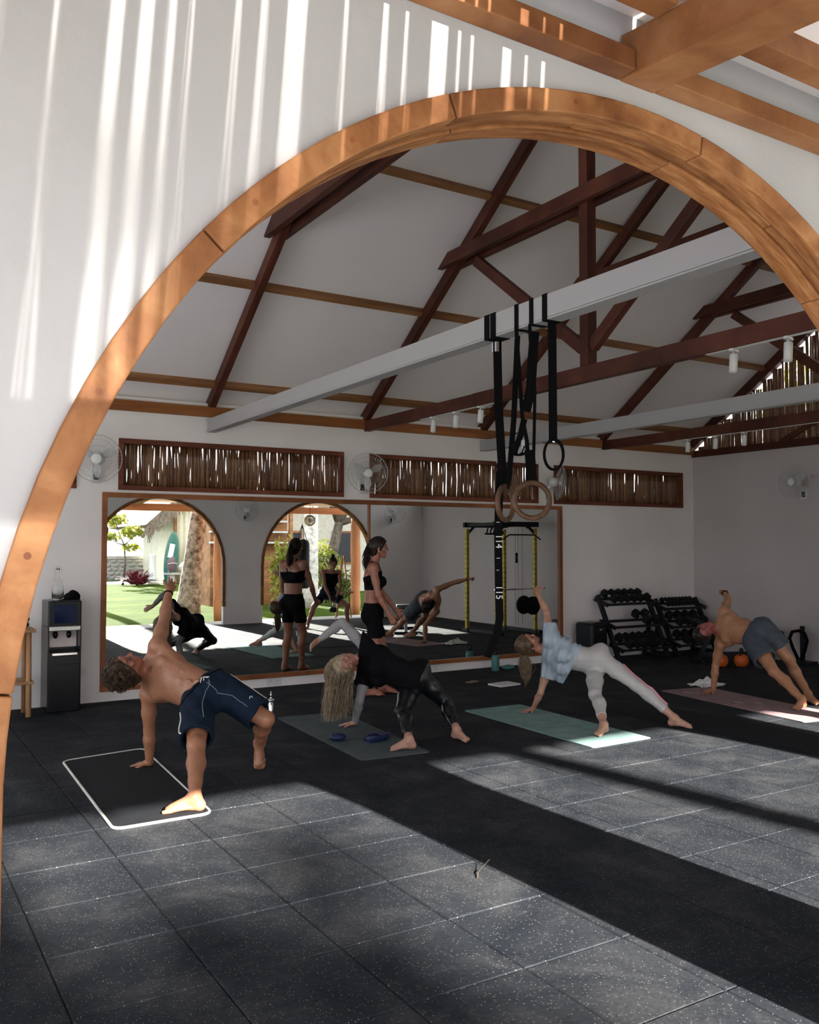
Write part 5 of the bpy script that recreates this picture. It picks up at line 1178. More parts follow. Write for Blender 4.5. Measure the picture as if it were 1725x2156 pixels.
def foot_prims(A, f, u, s=1.0, side=1, toe=None):
    """A ankle joint, f towards toes, u away from the sole, side = +1 if the big toe is on the +lat side"""
    f = nrm(f); u = nrm(np.array(u) - f * (np.array(u) @ f)); lat = np.cross(f, u) * side; h = 0.085 * s; o = []
    def P(a, b, c): return A + f * a * s + lat * b * s + u * (c * s - h)
    o.append(cone(A, P(-0.028, 0, 0.036), 0.036 * s, 0.034 * s, 0.02, tag_='foot')); o.append(cone(P(-0.030, 0, 0.030), P(0.05, -0.012, 0.024), 0.030 * s, 0.024 * s, 0.015, u, 0.95, 'foot'))
    o.append(cone(P(0.01, 0.004, 0.075), P(0.125, 0.006, 0.026), 0.031 * s, 0.027 * s, 0.025, lat, 1.0, 'foot')); o.append(cone(P(0.05, 0.0, 0.026), P(0.128, 0.0, 0.020), 0.034 * s, 0.042 * s, 0.02, u, 0.46, 'foot'))
    for q, (b, ln, rr) in enumerate(((0.030, 0.044, 0.0130), (0.0115, 0.046, 0.0086), (-0.005, 0.041, 0.0082), (-0.021, 0.035, 0.0080), (-0.0355, 0.027, 0.0078))):
        a0 = 0.142 - 0.010 * q; p0 = P(a0 - 0.01, b, 0.014); o.append(cone(p0, P(a0 + ln - 0.012, b * 1.08, 0.0105) if toe is None else p0 + np.array(toe) * (ln + 0.004) * s + lat * b * 0.1, rr * s, rr * 0.88 * s, 0.0025, tag_='finger'))
    for sg in (-1, 1): o.append(ell(P(0.0, sg * 0.031, 0.088), np.eye(3), np.array((0.013, 0.013, 0.013)) * s, 0.012, 'foot'))
    return o
def body_prims(J, fem, s=1.0, face=None, head_up=None, head_f=None, bulk=1.0, chest_f=None, hip_f=None, hands=None, feet=None):
    J = {k: np.array(v, float) for k, v in J.items()}; o = []
    ms, mh = (J['sS'] + J['sR']) / 2, (J['hF'] + J['hB']) / 2; up = nrm(ms - mh)
    toc = np.array(CAM) - ms
    def front(lat, upv, hint):
        f = np.cross(lat, upv); f = nrm(f); return f if f @ (toc if hint is None else np.array(hint)) > 0 else -f
    lat = nrm(J['sR'] - J['sS']); cf = front(lat, up, chest_f); lat2 = nrm(J['hB'] - J['hF']); pf = front(lat2, up, hip_f); upc = nrm(np.cross(cf, lat)); upc = upc if upc @ up > 0 else -upc
    Rc = np.stack([lat, cf, nrm(np.cross(lat, cf))]); b = s * bulk
    sw = 0.90 if fem else 1.0
    ch = ms - up * 0.14 * s; wa = ms * 0.42 + mh * 0.58
    o.append(cone(ms - up * 0.075 * s, ms - up * 0.21 * s, 0.148 * b * sw, 0.138 * b * sw, 0.03, cf, 0.72, 'torso'))
    o.append(cone(ms - up * 0.20 * s, wa, 0.136 * b * sw, (0.118 if fem else 0.126) * b, 0.04, cf, 0.74, 'torso'))
    o.append(cone(wa, mh + up * 0.03 * s, (0.118 if fem else 0.126) * b, (0.142 if fem else 0.138) * b, 0.05, nrm(cf + pf), 0.76, 'pelvis'))
    o.append(ell(mh, np.stack([lat2, pf, np.cross(lat2, pf)]), np.array((0.150 if fem else 0.152, 0.115, 0.12)) * b, 0.04, 'pelvis'))
    for sg, h in ((-1, 'hF'), (1, 'hB')): o.append(ell(J[h] - pf * 0.055 * s - up * 0.015, np.eye(3), np.array((0.072, 0.072, 0.078)) * b, 0.05, 'pelvis'))
    nk = J['nk']
    if not fem:
        for row in range(4):
            c0 = ms * (1 - (0.50 + 0.13 * row)) + mh * (0.50 + 0.13 * row); fr_ = nrm(cf * (1 - 0.2 * row) + pf * 0.2 * row)
            for sg in (-1, 1): o.append(ell(c0 + lat * sg * 0.030 * b + fr_ * (0.094 - 0.002 * row) * b, Rc, np.array((0.025, 0.010, 0.024)) * b, 0.010, 'abs'))
        for row in range(4):
            for sg in (-1, 1):
                c0 = ms - up * (0.165 + 0.034 * row) * s + lat * sg * (0.118 - 0.003 * row) * b + cf * 0.052 * b; o.append(cone(c0, c0 + lat * sg * 0.012 - cf * 0.05 + up * 0.022, 0.014, 0.012, 0.012, tag_='abs'))
    nk = J['nk']
    for sh in ('sS', 'sR'):
        o.append(cone(nk - up * 0.035 * s, J[sh] * 0.86 + ms * 0.14, 0.054 * b, 0.050 * b, 0.03, tag_='torso')); o.append(ell(J[sh], np.eye(3), np.array((1, 1, 1)) * (0.052 if fem else 0.061) * b, 0.03, 'shoulder' + sh[1]))
        o.append(cone(ms - up * 0.13 * s + (J[sh] - ms) * 0.72, J[sh] - up * 0.03, 0.055 * b, 0.046 * b, 0.03, tag_='torso'))
        if fem: o.append(ell(ms - up * 0.155 * s + (J[sh] - ms) * 0.48 + cf * 0.085 * s, np.eye(3), np.array((0.058, 0.058, 0.058)) * s, 0.035, 'torso'))
        else: o.append(ell(ms - up * 0.105 * s + (J[sh] - ms) * 0.45 + cf * 0.070 * b, Rc, np.array((0.078, 0.036, 0.060)) * b, 0.025, 'torso'))
        o.append(ell(ms - up * 0.11 * s + (J[sh] - ms) * 0.5 - cf * 0.075 * b, Rc, np.array((0.065, 0.035, 0.085)) * b, 0.03, 'torso'))
    H = J['hd']; hu = head_up if head_up is not None else (H - nk)
    o.append(cone(nk - up * 0.02, H - nrm(hu) * 0.045 * s - nrm(head_f) * 0.012, (0.050 if fem else 0.058) * s, (0.046 if fem else 0.054) * s, 0.025, tag_='neck'))
    hp, hfr = head_prims(H, hu, head_f, s * (0.96 if fem else 1.0), fem); o += hp
    a = (0.86 if fem else 1.0) * b
    for q in 'SR':
        S_, E_, W_ = J['s' + q], J['e' + q], J['w' + q]
        o.append(cone(S_, S_ * 0.45 + E_ * 0.55, 0.051 * a, 0.047 * a, 0.02, tag_='uarm' + q)); o.append(cone(S_ * 0.5 + E_ * 0.5, E_, 0.047 * a, 0.037 * a, 0.02, tag_='uarm' + q))
        o.append(cone(E_, E_ * 0.7 + W_ * 0.3, 0.037 * a, 0.0405 * a, 0.015, tag_='farm' + q)); o.append(cone(E_ * 0.7 + W_ * 0.3, W_, 0.0405 * a, 0.0255 * a, 0.015, tag_='farm' + q))
    l = (0.97 if fem else 1.0) * b
    for q in 'FB':
        H_, K_, A_ = mh + (J['h' + q] - mh) * (0.80 if fem else 0.9), J['k' + q], J['a' + q]; kf = nrm(K_ - (H_ + A_) / 2 + pf * 0.04)
        o.append(cone(H_, H_ * 0.5 + K_ * 0.5, 0.084 * l, 0.075 * l, 0.03, tag_='thigh' + q)); o.append(cone(H_ * 0.5 + K_ * 0.5, K_, 0.076 * l, 0.054 * l, 0.025, tag_='thigh' + q))
        o.append(ell(K_ + kf * 0.012, np.eye(3), np.array((1, 1, 1)) * 0.050 * l, 0.02, 'shin' + q))
        cal = K_ * 0.66 + A_ * 0.34 - kf * 0.018 * s
        o.append(cone(K_, cal, 0.051 * l, 0.056 * l, 0.02, tag_='shin' + q)); o.append(cone(cal, K_ * 0.25 + A_ * 0.75, 0.056 * l, 0.037 * l, 0.02, tag_='shin' + q)); o.append(cone(K_ * 0.3 + A_ * 0.7, A_, 0.039 * l, 0.034 * l, 0.02, tag_='shin' + q))
    for q in 'SR':
        hd = hands[q]; o += hand_prims(J['w' + q], hd.get('d', J['g' + q] - J['w' + q]), hd['n'], hd['th'], s * (0.93 if fem else 1.0), hd.get('curl', 0.15), hd.get('spread', 0.15), hd.get('fist', False))
    for q in 'FB':
        ft = feet[q]; o += foot_prims(J['a' + q], ft['f'], ft['u'], s * (0.92 if fem else 1.0), ft['side'], ft.get('toe'))
    return o, J, dict(up=up, cf=cf, pf=pf, lat=lat, lat2=lat2, ms=ms, mh=mh, wa=wa, head=hfr)
def field_for(prims, h, infl=0.0, pad=0.03):
    lo = np.min([prim_box(p, infl + pad)[0] for p in prims], 0); hi = np.max([prim_box(p, infl + pad)[1] for p in prims], 0); return Field(lo, hi, h)
def np_mesh(name, V, F, base, mat, parent=None, col=None):
    V = (V - np.array(base)).astype(np.float32); me = bpy.data.meshes.new(name)
    me.vertices.add(len(V)); me.vertices.foreach_set('co', V.ravel()); me.loops.add(F.size); me.loops.foreach_set('vertex_index', F.astype(np.int32).ravel())
    me.polygons.add(len(F)); me.polygons.foreach_set('loop_start', np.arange(0, F.size, 4, dtype=np.int32)); me.polygons.foreach_set('loop_total', np.full(len(F), 4, np.int32))
    me.update(calc_edges=True); me.validate(); me.polygons.foreach_set('use_smooth', np.ones(len(me.polygons), bool)); me.materials.append(mat)
    if col is not None:
        at = me.color_attributes.new('Col', 'FLOAT_COLOR', 'POINT'); at.data.foreach_set('color', np.concatenate([col, np.ones((len(col), 1))], 1).astype(np.float32).ravel())
    o = bpy.data.objects.new(name, me); COL.objects.link(o)
    if parent is not None: o.parent = parent
    return o
def relax(V, F, it=1, w_=0.5):
    for _ in range(it):
        a = np.zeros_like(V); c = np.zeros(len(V))
        for i in range(4):
            j = (i + 1) % 4; np.add.at(a, F[:, i], V[F[:, j]]); np.add.at(a, F[:, j], V[F[:, i]]); np.add.at(c, F[:, i], 1); np.add.at(c, F[:, j], 1)
        V = V * (1 - w_) + w_ * a / np.maximum(c, 1)[:, None]
    return V
def skin_mat():
    m, nt, b = new_mat('skin'); L = nt.links; at = nt.nodes.new('ShaderNodeAttribute'); at.attribute_name = 'Col'
    co = coords(nt, 'object'); n = N(nt, 'ShaderNodeTexNoise', Scale=22.0, Detail=4.0); L.new(co, n.inputs['Vector'])
    mx = nt.nodes.new('ShaderNodeMix'); mx.data_type = 'RGBA'; mx.blend_type = 'MULTIPLY'; mx.inputs[0].default_value = 1.0
    L.new(at.outputs['Color'], mx.inputs[6]); L.new(ramp(nt, n.outputs[0], [(0.3, (0.86, 0.82, 0.80)), (0.7, (1.08, 1.06, 1.05))]), mx.inputs[7])
    L.new(mx.outputs[2], b.inputs['Base Color']); b.inputs['Roughness'].default_value = 0.45; b.inputs['Subsurface Weight'].default_value = 0.08; b.inputs['Subsurface Radius'].default_value = (0.02, 0.008, 0.004); return m
M['skin'] = skin_mat()
def make_person(label, base, prims, fr, skin, h=0.006, face_tint=None, marks=(), lips=(0.30, 0.09, 0.08), brow=(0.06, 0.035, 0.02), group=None):
    fd = field_for(prims, h)
    order = [p for p in prims if p['tag'] not in ('hand', 'finger')] ; fing = [p for p in prims if p['tag'] in ('hand', 'finger')]
    for p in order: fd.put(p)
    for p in fing: fd.put(p)
    V, F = fd.mesh(); V = relax(V, F, 1, 0.35)
    col = np.tile(np.array(skin, float), (len(V), 1)); r, f, u, P = fr['head']; H = P(0, 0, 0); q = V - H; a, b, c = q @ r, q @ f, q @ u
    inh = np.linalg.norm(q, axis=1) < 0.15
    if face_tint is not None: col[inh] = np.array(face_tint)
    lp = inh & (np.abs(a) < 0.021) & (b > 0.078) & (c < -0.050) & (c > -0.077); col[lp] = lips
    bw = inh & (np.abs(np.abs(a) - 0.033) < 0.017) & (b > 0.07) & (np.abs(c - 0.028 - 0.0 * a) < 0.0055); col[bw] = brow
    ey = inh & (np.abs(np.abs(a) - 0.031) < 0.0125) & (b > 0.074) & (np.abs(c - 0.006) < 0.0055); col[ey] = np.array(skin) * 0.35
    for pt, rad, cc in marks:
        w_ = np.clip(1.5 - np.linalg.norm(V - np.array(pt), axis=1) / rad, 0, 0.85)[:, None]; col = col * (1 - w_) + np.array(cc) * w_
    o = np_mesh('person', V, F, base, M['skin'], None, col); o.location = base; return tag(o, label, 'person', group)
def garment(name, parent, prims, tags, infl, mat, base, h=0.0075, cuts=(), extra=(), k=None, noise=None, folds=None, hollow=None, label=None):
    ps = [p for p in prims if (p['tag'] in tags and not p.get('sub'))] + list(extra); fd = field_for(ps, h, infl + 0.02)
    for p in ps: fd.put(p, infl if p.get('own') is None else p['own'], k)
    if noise: fd.noise(*noise)
    for fo in (folds or ()): fd.folds(*fo)
    if hollow:
        f2 = field_for(ps, h, infl + 0.02)
        for p in ps: f2.put(p, (infl if p.get('own') is None else p['own']) - hollow, k)
        fd.d = np.maximum(fd.d, -f2.d)
    for pt, n in cuts: fd.cut(pt, n)
    V, F = fd.mesh(); V = relax(V, F, 1, 0.4); o = np_mesh(name, V, F, base, mat, parent)
    if label: o['label'] = label
    return o
def strands(name, parent, base, paths, mat, r0=0.0035, sides=4):
    mb = MB()
    for P in paths:
        n = len(P); mb.tube([Vector(q) - Vector(base) for q in P], [r0 * (1 - 0.55 * i / (n - 1)) for i in range(n)], sides, caps=False)
    me = bpy.data.meshes.new(name); me.from_pydata(mb.v, [], mb.f); me.update(); me.polygons.foreach_set('use_smooth', [True] * len(me.polygons)); me.materials.append(mat); o = bpy.data.objects.new(name, me); COL.objects.link(o); o.parent = parent; return o
def hair_mat(name, c1, c2, c3): 
    m = wood(name, c1, c2, c3, (1, 1, 1), 26, 0.42, knots=False, rnd=False); return m
def hair_cap(parent, base, fr, mat, s=1.0, thick=0.012, hairline=0.030, noise=None, name='hair', extra=()):
    r, f, u, P = fr['head']; R = np.stack([r, f, u])
    ps = [ell(P(0, -0.014, 0.030), R, np.array((0.076, 0.096, 0.090)) * s + thick, 0.02, 'x'), cone(P(0, -0.045, -0.01), P(0, -0.05, -0.06), (0.058 + thick) * s, (0.045 + thick) * s, 0.03, tag_='x')] + list(extra)
    fd = field_for(ps, 0.006)
    for p in ps: fd.put(p)
    if noise: fd.noise(*noise)
    fd.cut(P(0, hairline, -0.01), f * 0.86 - u * 0.50); V, F = fd.mesh(); V = relax(V, F, 1, 0.3); return np_mesh(name, V, F, base, mat, parent)
POSE = {
  'A': dict(wS=(1.135, 1.222, 0.036), eS=(1.114, 1.163, 0.275), sS=(1.086, 1.083, 0.538), sR=(1.113, 0.973, 0.879), eR=(1.216, 1.176, 1.044), wR=(1.291, 1.334, 1.222), nk=(1.042, 1.050, 0.729), hd=(0.886, 0.949, 0.735), hF=(1.294, 0.667, 0.519), hB=(1.449, 0.717, 0.608), kF=(1.180, 0.335, 0.318), kB=(1.667, 0.414, 0.408), aF=(1.069, 0.016, 0.115), aB=(1.771, 0.680, 0.133), tF=(0.944, 0.064, 0.015), tB=(1.790, 0.781, 0.008), gS=(1.029, 1.330, 0.010), gR=(1.366, 1.436, 1.315)),
  'B': dict(wS=(3.027, 1.699, 0.038), eS=(3.008, 1.580, 0.243), sS=(3.106, 1.634, 0.481), sR=(2.985, 1.436, 0.713), eR=(2.821, 1.548, 0.919), wR=(2.645, 1.634, 0.772), nk=(3.006, 1.569, 0.606), hd=(2.838, 1.517, 0.583), hF=(3.353, 1.303, 0.370), hB=(3.349, 1.184, 0.509), kF=(3.104, 1.044, 0.222), kB=(3.623, 1.174, 0.227), aF=(2.972, 0.711, 0.100), aB=(3.504, 0.843, 0.082), tF=(2.841, 0.742, 0.015), tB=(3.514, 0.701, 0.017), gS=(3.000, 1.843, 0.012), gR=(2.518, 1.598, 0.705)),
  'C': dict(wS=(4.797, 1.450, 0.029), eS=(4.758, 1.293, 0.202), sS=(4.821, 1.253, 0.460), sR=(4.710, 1.112, 0.725), eR=(4.789, 1.236, 0.948), wR=(4.641, 1.183, 1.124), nk=(4.734, 1.223, 0.611), hd=(4.571, 1.250, 0.672), hF=(5.063, 0.903, 0.440), hB=(5.015, 0.800, 0.589), kF=(4.824, 0.642, 0.275), kB=(5.205, 0.534, 0.341), aF=(4.649, 0.355, 0.094), aB=(5.390, 0.267, 0.115), tF=(4.522, 0.302, 0.013), tB=(5.449, 0.149, 0.013), gS=(4.650, 1.445, 0.014), gR=(4.547, 1.108, 1.210)),
  'D': dict(wS=(7.126, 1.285, 0.030), eS=(7.136, 1.262, 0.285), sS=(7.302, 1.336, 0.505), sR=(7.340, 1.307, 0.858), eR=(7.571, 1.433, 0.967), wR=(7.739, 1.613, 1.027), nk=(7.281, 1.359, 0.677), hd=(7.097, 1.385, 0.637), hF=(7.246, 0.867, 0.575), hB=(7.385, 0.855, 0.714), kF=(7.148, 0.557, 0.311), kB=(7.538, 0.656, 0.381), aF=(7.098, 0.219, 0.088), aB=(7.442, 0.385, 0.089), tF=(6.949, 0.181, 0.016), tB=(7.384, 0.244, 0.017), gS=(6.968, 1.295, 0.013), gR=(7.821, 1.746, 1.063)),
}
# ------------------------------------------------------------------ the six people
def flat(J, q, s, mat_z):
    a, t_ = np.array(J['a' + q], float), np.array(J['t' + q], float); a[2] = 0.085 * s + mat_z; J['a' + q] = tuple(a); d = t_ - a; d[2] = 0; return nrm(d)
M['navy_cloth'] = plain('navy board short cloth', (0.006, 0.014, 0.030), 0.8, var=0.25, scale=14, bump=0.15, spec=0.15); M['slate_cloth'] = plain('slate blue short cloth', (0.045, 0.060, 0.078), 0.75, var=0.2, scale=12, bump=0.15)
M['black_cloth'] = plain('black jersey', (0.0035, 0.0035, 0.005), 0.9, var=0.3, scale=20, bump=0.1, spec=0.12); M['black_shiny'] = plain('shiny black legging', (0.004, 0.005, 0.007), 0.34, var=0.3, scale=12)
M['grey_sleeve'] = plain('grey sleeve', (0.24, 0.23, 0.24), 0.8, var=0.1, scale=30); M['pale_legging'] = plain('pale grey legging', (0.40, 0.385, 0.38), 0.55, var=0.05, scale=12); M['blue_shirt'] = plain('pale blue shirt', (0.32, 0.38, 0.45), 0.75, var=0.08, scale=10)
M['cord_white'] = plain('white cord', (0.7, 0.68, 0.62), 0.7); M['pink'] = plain('pink stripe', (0.62, 0.24, 0.30), 0.6)
M['hair_brown'] = hair_mat('brown curls', (0.012, 0.007, 0.004), (0.035, 0.020, 0.012), (0.075, 0.045, 0.028)); M['hair_dark'] = hair_mat('dark hair', (0.006, 0.004, 0.003), (0.014, 0.009, 0.007), (0.035, 0.022, 0.016)); M['hair_blonde'] = hair_mat('blonde hair', (0.17, 0.125, 0.075), (0.31, 0.24, 0.16), (0.46, 0.38, 0.27)); M['hair_sandy'] = hair_mat('sandy hair', (0.07, 0.045, 0.026), (0.17, 0.115, 0.07), (0.29, 0.215, 0.135)); M['hair_roots'] = hair_mat('dark blond roots', (0.035, 0.02, 0.012), (0.075, 0.045, 0.026), (0.14, 0.09, 0.055))
ALLBODY = ['torso', 'pelvis', 'thighF', 'thighB', 'shinF', 'shinB', 'uarmS', 'uarmR', 'shoulderS', 'shoulderR']
def ring_seam(name, parent, base, pts, r, mat): return MB().tube([Vector(q) - Vector(base) for q in pts], r, 6).obj(name, mat, parent)

# --- A: man in navy board shorts
J = POSE['A']; s = 1.0; base = (1.25, 0.75, 0.0); J['kB'] = (1.695, 0.465, 0.405); J['aB'] = (1.79, 0.800, 0.172)
fF = flat(J, 'F', 1.0, 0.010); hh = nrm((-0.2, -0.98, 0)); fB, uB = hh * 0.5 + np.array((0, 0, -0.866)), hh * 0.866 + np.array((0, 0, 0.5))
hands = dict(S=dict(n=(0, 0, 1), d=np.array(J['gS']) - np.array(J['wS']) + np.array((0, 0, -0.004)), th=(0, -1, 0), curl=0.05, spread=0.25), R=dict(n=(0.3, -0.9, 0.2), th=(-1, 0, 0), curl=0.12, spread=0.2))
pr_, Jn, fr = body_prims(J, False, 1.0, head_up=(-0.93, -0.32, 0.02), head_f=(-0.12, -0.30, 0.95), hands=hands, feet=dict(F=dict(f=fF, u=(0, 0, 1), side=-1), B=dict(f=fB, u=uB, side=1, toe=nrm((-0.25, -0.96, -0.05)))), bulk=1.03)
P_ = fr['head'][3]
tats = [(fr['ms'] - fr['up'] * 0.12 + fr['lat'] * 0.10 + fr['cf'] * 0.108, 0.010, (0.24, 0.105, 0.07)), (fr['ms'] - fr['up'] * 0.12 - fr['lat'] * 0.10 + fr['cf'] * 0.108, 0.010, (0.24, 0.105, 0.07))]
for q_ in range(9):
    tats.append((fr['ms'] - fr['up'] * (0.035 + 0.010 * (q_ % 3)) + fr['lat'] * (0.045 + 0.012 * (q_ // 3)) + fr['cf'] * 0.10, 0.008, (0.13, 0.07, 0.05)))
for q_ in range(8):
    tats.append((fr['wa'] + fr['cf'] * 0.092 + fr['up'] * (0.02 + 0.016 * math.sin(q_ * 2.1)) + fr['lat'] * (0.012 * q_ - 0.01), 0.006, (0.20, 0.11, 0.08))); tats.append((fr['wa'] + fr['cf'] * 0.085 + fr['up'] * (0.06 + 0.014 * math.sin(q_ * 1.7)) - fr['lat'] * (0.03 + 0.009 * q_), 0.006, (0.20, 0.11, 0.08)))
man = make_person('curly-haired person in navy board shorts holding a side plank on the black mat', base, pr_, fr, (0.315, 0.145, 0.082), 0.0055, (0.27, 0.098, 0.062), tats)
hair_cap(man, base, fr, M['hair_brown'], 1.0, 0.016, 0.036, (0.0042, 170, 3), extra=[cone(P_(0, 0.0, 0.10), P_(0, -0.07, 0.06), 0.045, 0.05, 0.02, tag_='x')])
rg = np.random.default_rng(5); paths = []
r_, f_, u_, _ = fr['head']
for k in range(420):
    d = rg.normal(size=3); d /= np.linalg.norm(d); a, b, c = d
    if b * 0.86 - c * 0.5 > 0.28 or c < -0.45: continue
    p0 = P_(a * 0.088, -0.014 + b * 0.108, 0.03 + c * 0.10); n0 = nrm(r_ * a + f_ * b + u_ * c); t1 = nrm(np.cross(n0, rg.normal(size=3))); t2 = np.cross(n0, t1); R0 = rg.uniform(0.006, 0.011)
    paths.append([p0 + n0 * (0.022 * q / 9) + R0 * (t1 * math.cos(q * 0.9) + t2 * math.sin(q * 0.9)) + np.array((0, 0, -0.012 * q / 9)) for q in range(10)])
tag(strands('curls', man, base, paths, M['hair_brown'], 0.0035, 4), kind='stuff')
def leg_cut(J, q, frac, tilt=(0, 0, 0)):
    H_, K_ = np.array(J['h' + q]), np.array(J['k' + q]); return (H_ * (1 - frac) + K_ * frac, nrm(K_ - H_) + np.array(tilt))
def shorts(name, parent, base, prims, J, fr, mat, frac, flare, infl, wlev=0.05, seed=1, top=None):
    """two flared legs and a seat in one hollow garment"""
    ex = []
    J = {k: np.array(v, float) for k, v in J.items()}
    waist = fr['mh'] + fr['up'] * wlev
    parts = []
    for q in 'FB':
        H_, K_ = J['h' + q], J['k' + q]; e = H_ * (1 - frac) + K_ * frac; d = nrm(K_ - H_)
        parts.append((H_, e + d * 0.05, d, e))
    ps = [p for p in prims if p['tag'] == 'pelvis']
    def build(inf, fl):
        lo = np.min([np.minimum(a, b) for a, b, _, _ in parts] + [prim_box(p, 0)[0] for p in ps], 0) - 0.17; hi = np.max([np.maximum(a, b) for a, b, _, _ in parts] + [prim_box(p, 0)[1] for p in ps], 0) + 0.17
        tot = Field(lo, hi, 0.0075)
        for p in ps: tot.put(p, inf, 0.03)
        tot.cut(waist, fr['up'])
        for a, b, d, e in parts:
            f1 = Field(lo, hi, 0.0075); f1.put(cone(a, b, 0.098, 0.078 + fl, 0.01), inf); f1.cut(e, d)
            k = 0.03; q = np.clip(0.5 + 0.5 * (f1.d - tot.d) / k, 0, 1); tot.d = f1.d * (1 - q) + tot.d * q - k * q * (1 - q)
        return tot
    fo = build(infl, flare); fo.folds(0.0030, 60, fr['lat2'], 0.5, seed); fo.noise(0.0008, 38, seed)
    for a, b, d, e in parts:            # hollow out the leg openings
        f1 = Field(fo.o, fo.o + fo.h * (fo.n - 1), fo.h); f1.n = fo.n; f1.d = np.full(fo.n, 0.25, np.float32)
        f1.put(cone(e - d * 0.07, e + d * 0.05, 0.070 + flare * 0.6, 0.074 + flare, 0.001)); fo.d = np.maximum(fo.d, -f1.d)
    V, F = fo.mesh(); V = relax(V, F, 1, 0.4); return np_mesh(name, V, F, base, mat, parent)
def leggings(name, parent, base, prims, J, fr, mat, infl, frac, tags=('pelvis',), top=None, folds=None):
    ps = [p for p in prims if p['tag'] in tags and not p.get('sub')]; legs = [[p for p in prims if p['tag'] in ('thigh' + q, 'shin' + q)] for q in 'FB']
    al = ps + legs[0] + legs[1]; tot = field_for(al, 0.007, infl + 0.02)
    for p in ps: tot.put(p, infl)
    if top is not None: tot.cut(*top)
    for q, lg in zip('FB', legs):
        f1 = Field(tot.o, tot.o + tot.h * (tot.n - 1), tot.h); f1.n = tot.n; f1.d = np.full(tot.n, 0.25, np.float32)
        for p in lg: f1.put(p, infl)
        f1.cut(J['a' + q] * (1 - frac) + J['k' + q] * frac, J['a' + q] - J['k' + q])
        k = 0.03; w_ = np.clip(0.5 + 0.5 * (f1.d - tot.d) / k, 0, 1); tot.d = f1.d * (1 - w_) + tot.d * w_ - k * w_ * (1 - w_)
    tot.noise(0.0006, 60, 6)
    for fo in (folds or ()): tot.folds(*fo)
    V, F = tot.mesh(); V = relax(V, F, 1, 0.4); return np_mesh(name, V, F, base, mat, parent)
sh = shorts('board_shorts', man, base, pr_, J, fr, M['navy_cloth'], 0.86, 0.020, 0.014, 0.055, 2)
wp = fr['mh'] + fr['up'] * 0.040 + fr['pf'] * 0.135
def on_cloth(o, base, pts, lift):
    out = []
    for q in pts:
        ok, loc, nn, _ = o.closest_point_on_mesh(Vector(q) - Vector(base)); out.append(loc + nn * lift)
    return out
M['stitch'] = plain('grey stitching', (0.16, 0.18, 0.21), 0.8); bpy.context.view_layer.update()
for q, off in (('F', 0.35), ('B', -0.35)):      # inseams and side piping
    H_, K_ = Jn['h' + q], Jn['k' + q]
    for sd_ in (fr['pf'] * 0.2 + (fr['lat2'] * 0.12 if q == 'F' else -fr['lat2'] * 0.12),):
        MB().tube(on_cloth(sh, base, [H_ * (1 - t_) + K_ * t_ + sd_ for t_ in np.linspace(0.05, 0.82, 16)], 0.001), 0.0028, 5).obj('seam', M['stitch'], man)
MB().tube(on_cloth(sh, base, [Jn['hF'] * (1 - t_) + Jn['kF'] * t_ - fr['lat2'] * 0.2 + fr['pf'] * 0.1 for t_ in np.linspace(0.0, 0.80, 16)], 0.001), 0.005, 5).obj('side_piping', M['cord_white'], man)
MB().tube(on_cloth(sh, base, [Jn['hB'] * (1 - t_) + Jn['kB'] * t_ + fr['lat2'] * 0.2 + fr['pf'] * 0.1 for t_ in np.linspace(0.05, 0.80, 16)], 0.001), 0.005, 5).obj('side_piping', M['cord_white'], man)
wb = [fr['mh'] + fr['up'] * 0.035 + 0.2 * (fr['pf'] * math.cos(a_) + fr['lat2'] * math.sin(a_)) for a_ in np.linspace(0, 2 * PI, 40)[:-1]]
MB().tube(on_cloth(sh, base, wb, 0.0), 0.007, 6, closed=True).obj('waistband', M['black_cloth'], man)
lg = on_cloth(sh, base, [Jn['hB'] * 0.25 + Jn['kB'] * 0.75 + fr['pf'] * 0.2], 0.002)[0]; MB().tube([lg + Vector((0.010 * math.cos(a_), 0, 0.010 * math.sin(a_))) for a_ in np.linspace(0, 2 * PI, 13)[:-1]], 0.0025, 5, closed=True).obj('emblem', M['cord_white'], man)
lw = on_cloth(sh, base, [wp + fr['pf'] * 0.1], 0.004)[0]
for k, (dx, dz) in enumerate(((-0.030, -0.045), (-0.008, -0.062), (0.028, -0.050), (0.040, -0.028))):
    MB().tube([lw, lw + Vector((dx * 0.7, -0.012, dz * 0.25 + 0.008)), lw + Vector((dx, -0.008, dz))], 0.0038, 6).obj('lace', M['cord_white'], man)
# bracelet on the raised wrist
W_, E_ = Jn['wR'], Jn['eR']; ax = nrm(E_ - W_); r1 = nrm(np.cross(ax, (0, 0, 1.0))); r2 = np.cross(ax, r1)
MB().tube([Vector(W_ + ax * 0.012 + 0.030 * (r1 * math.cos(2 * PI * k / 20) + r2 * math.sin(2 * PI * k / 20))) - Vector(base) for k in range(20)], 0.005, 6, closed=True).obj('bracelet', M['black_web'], man)
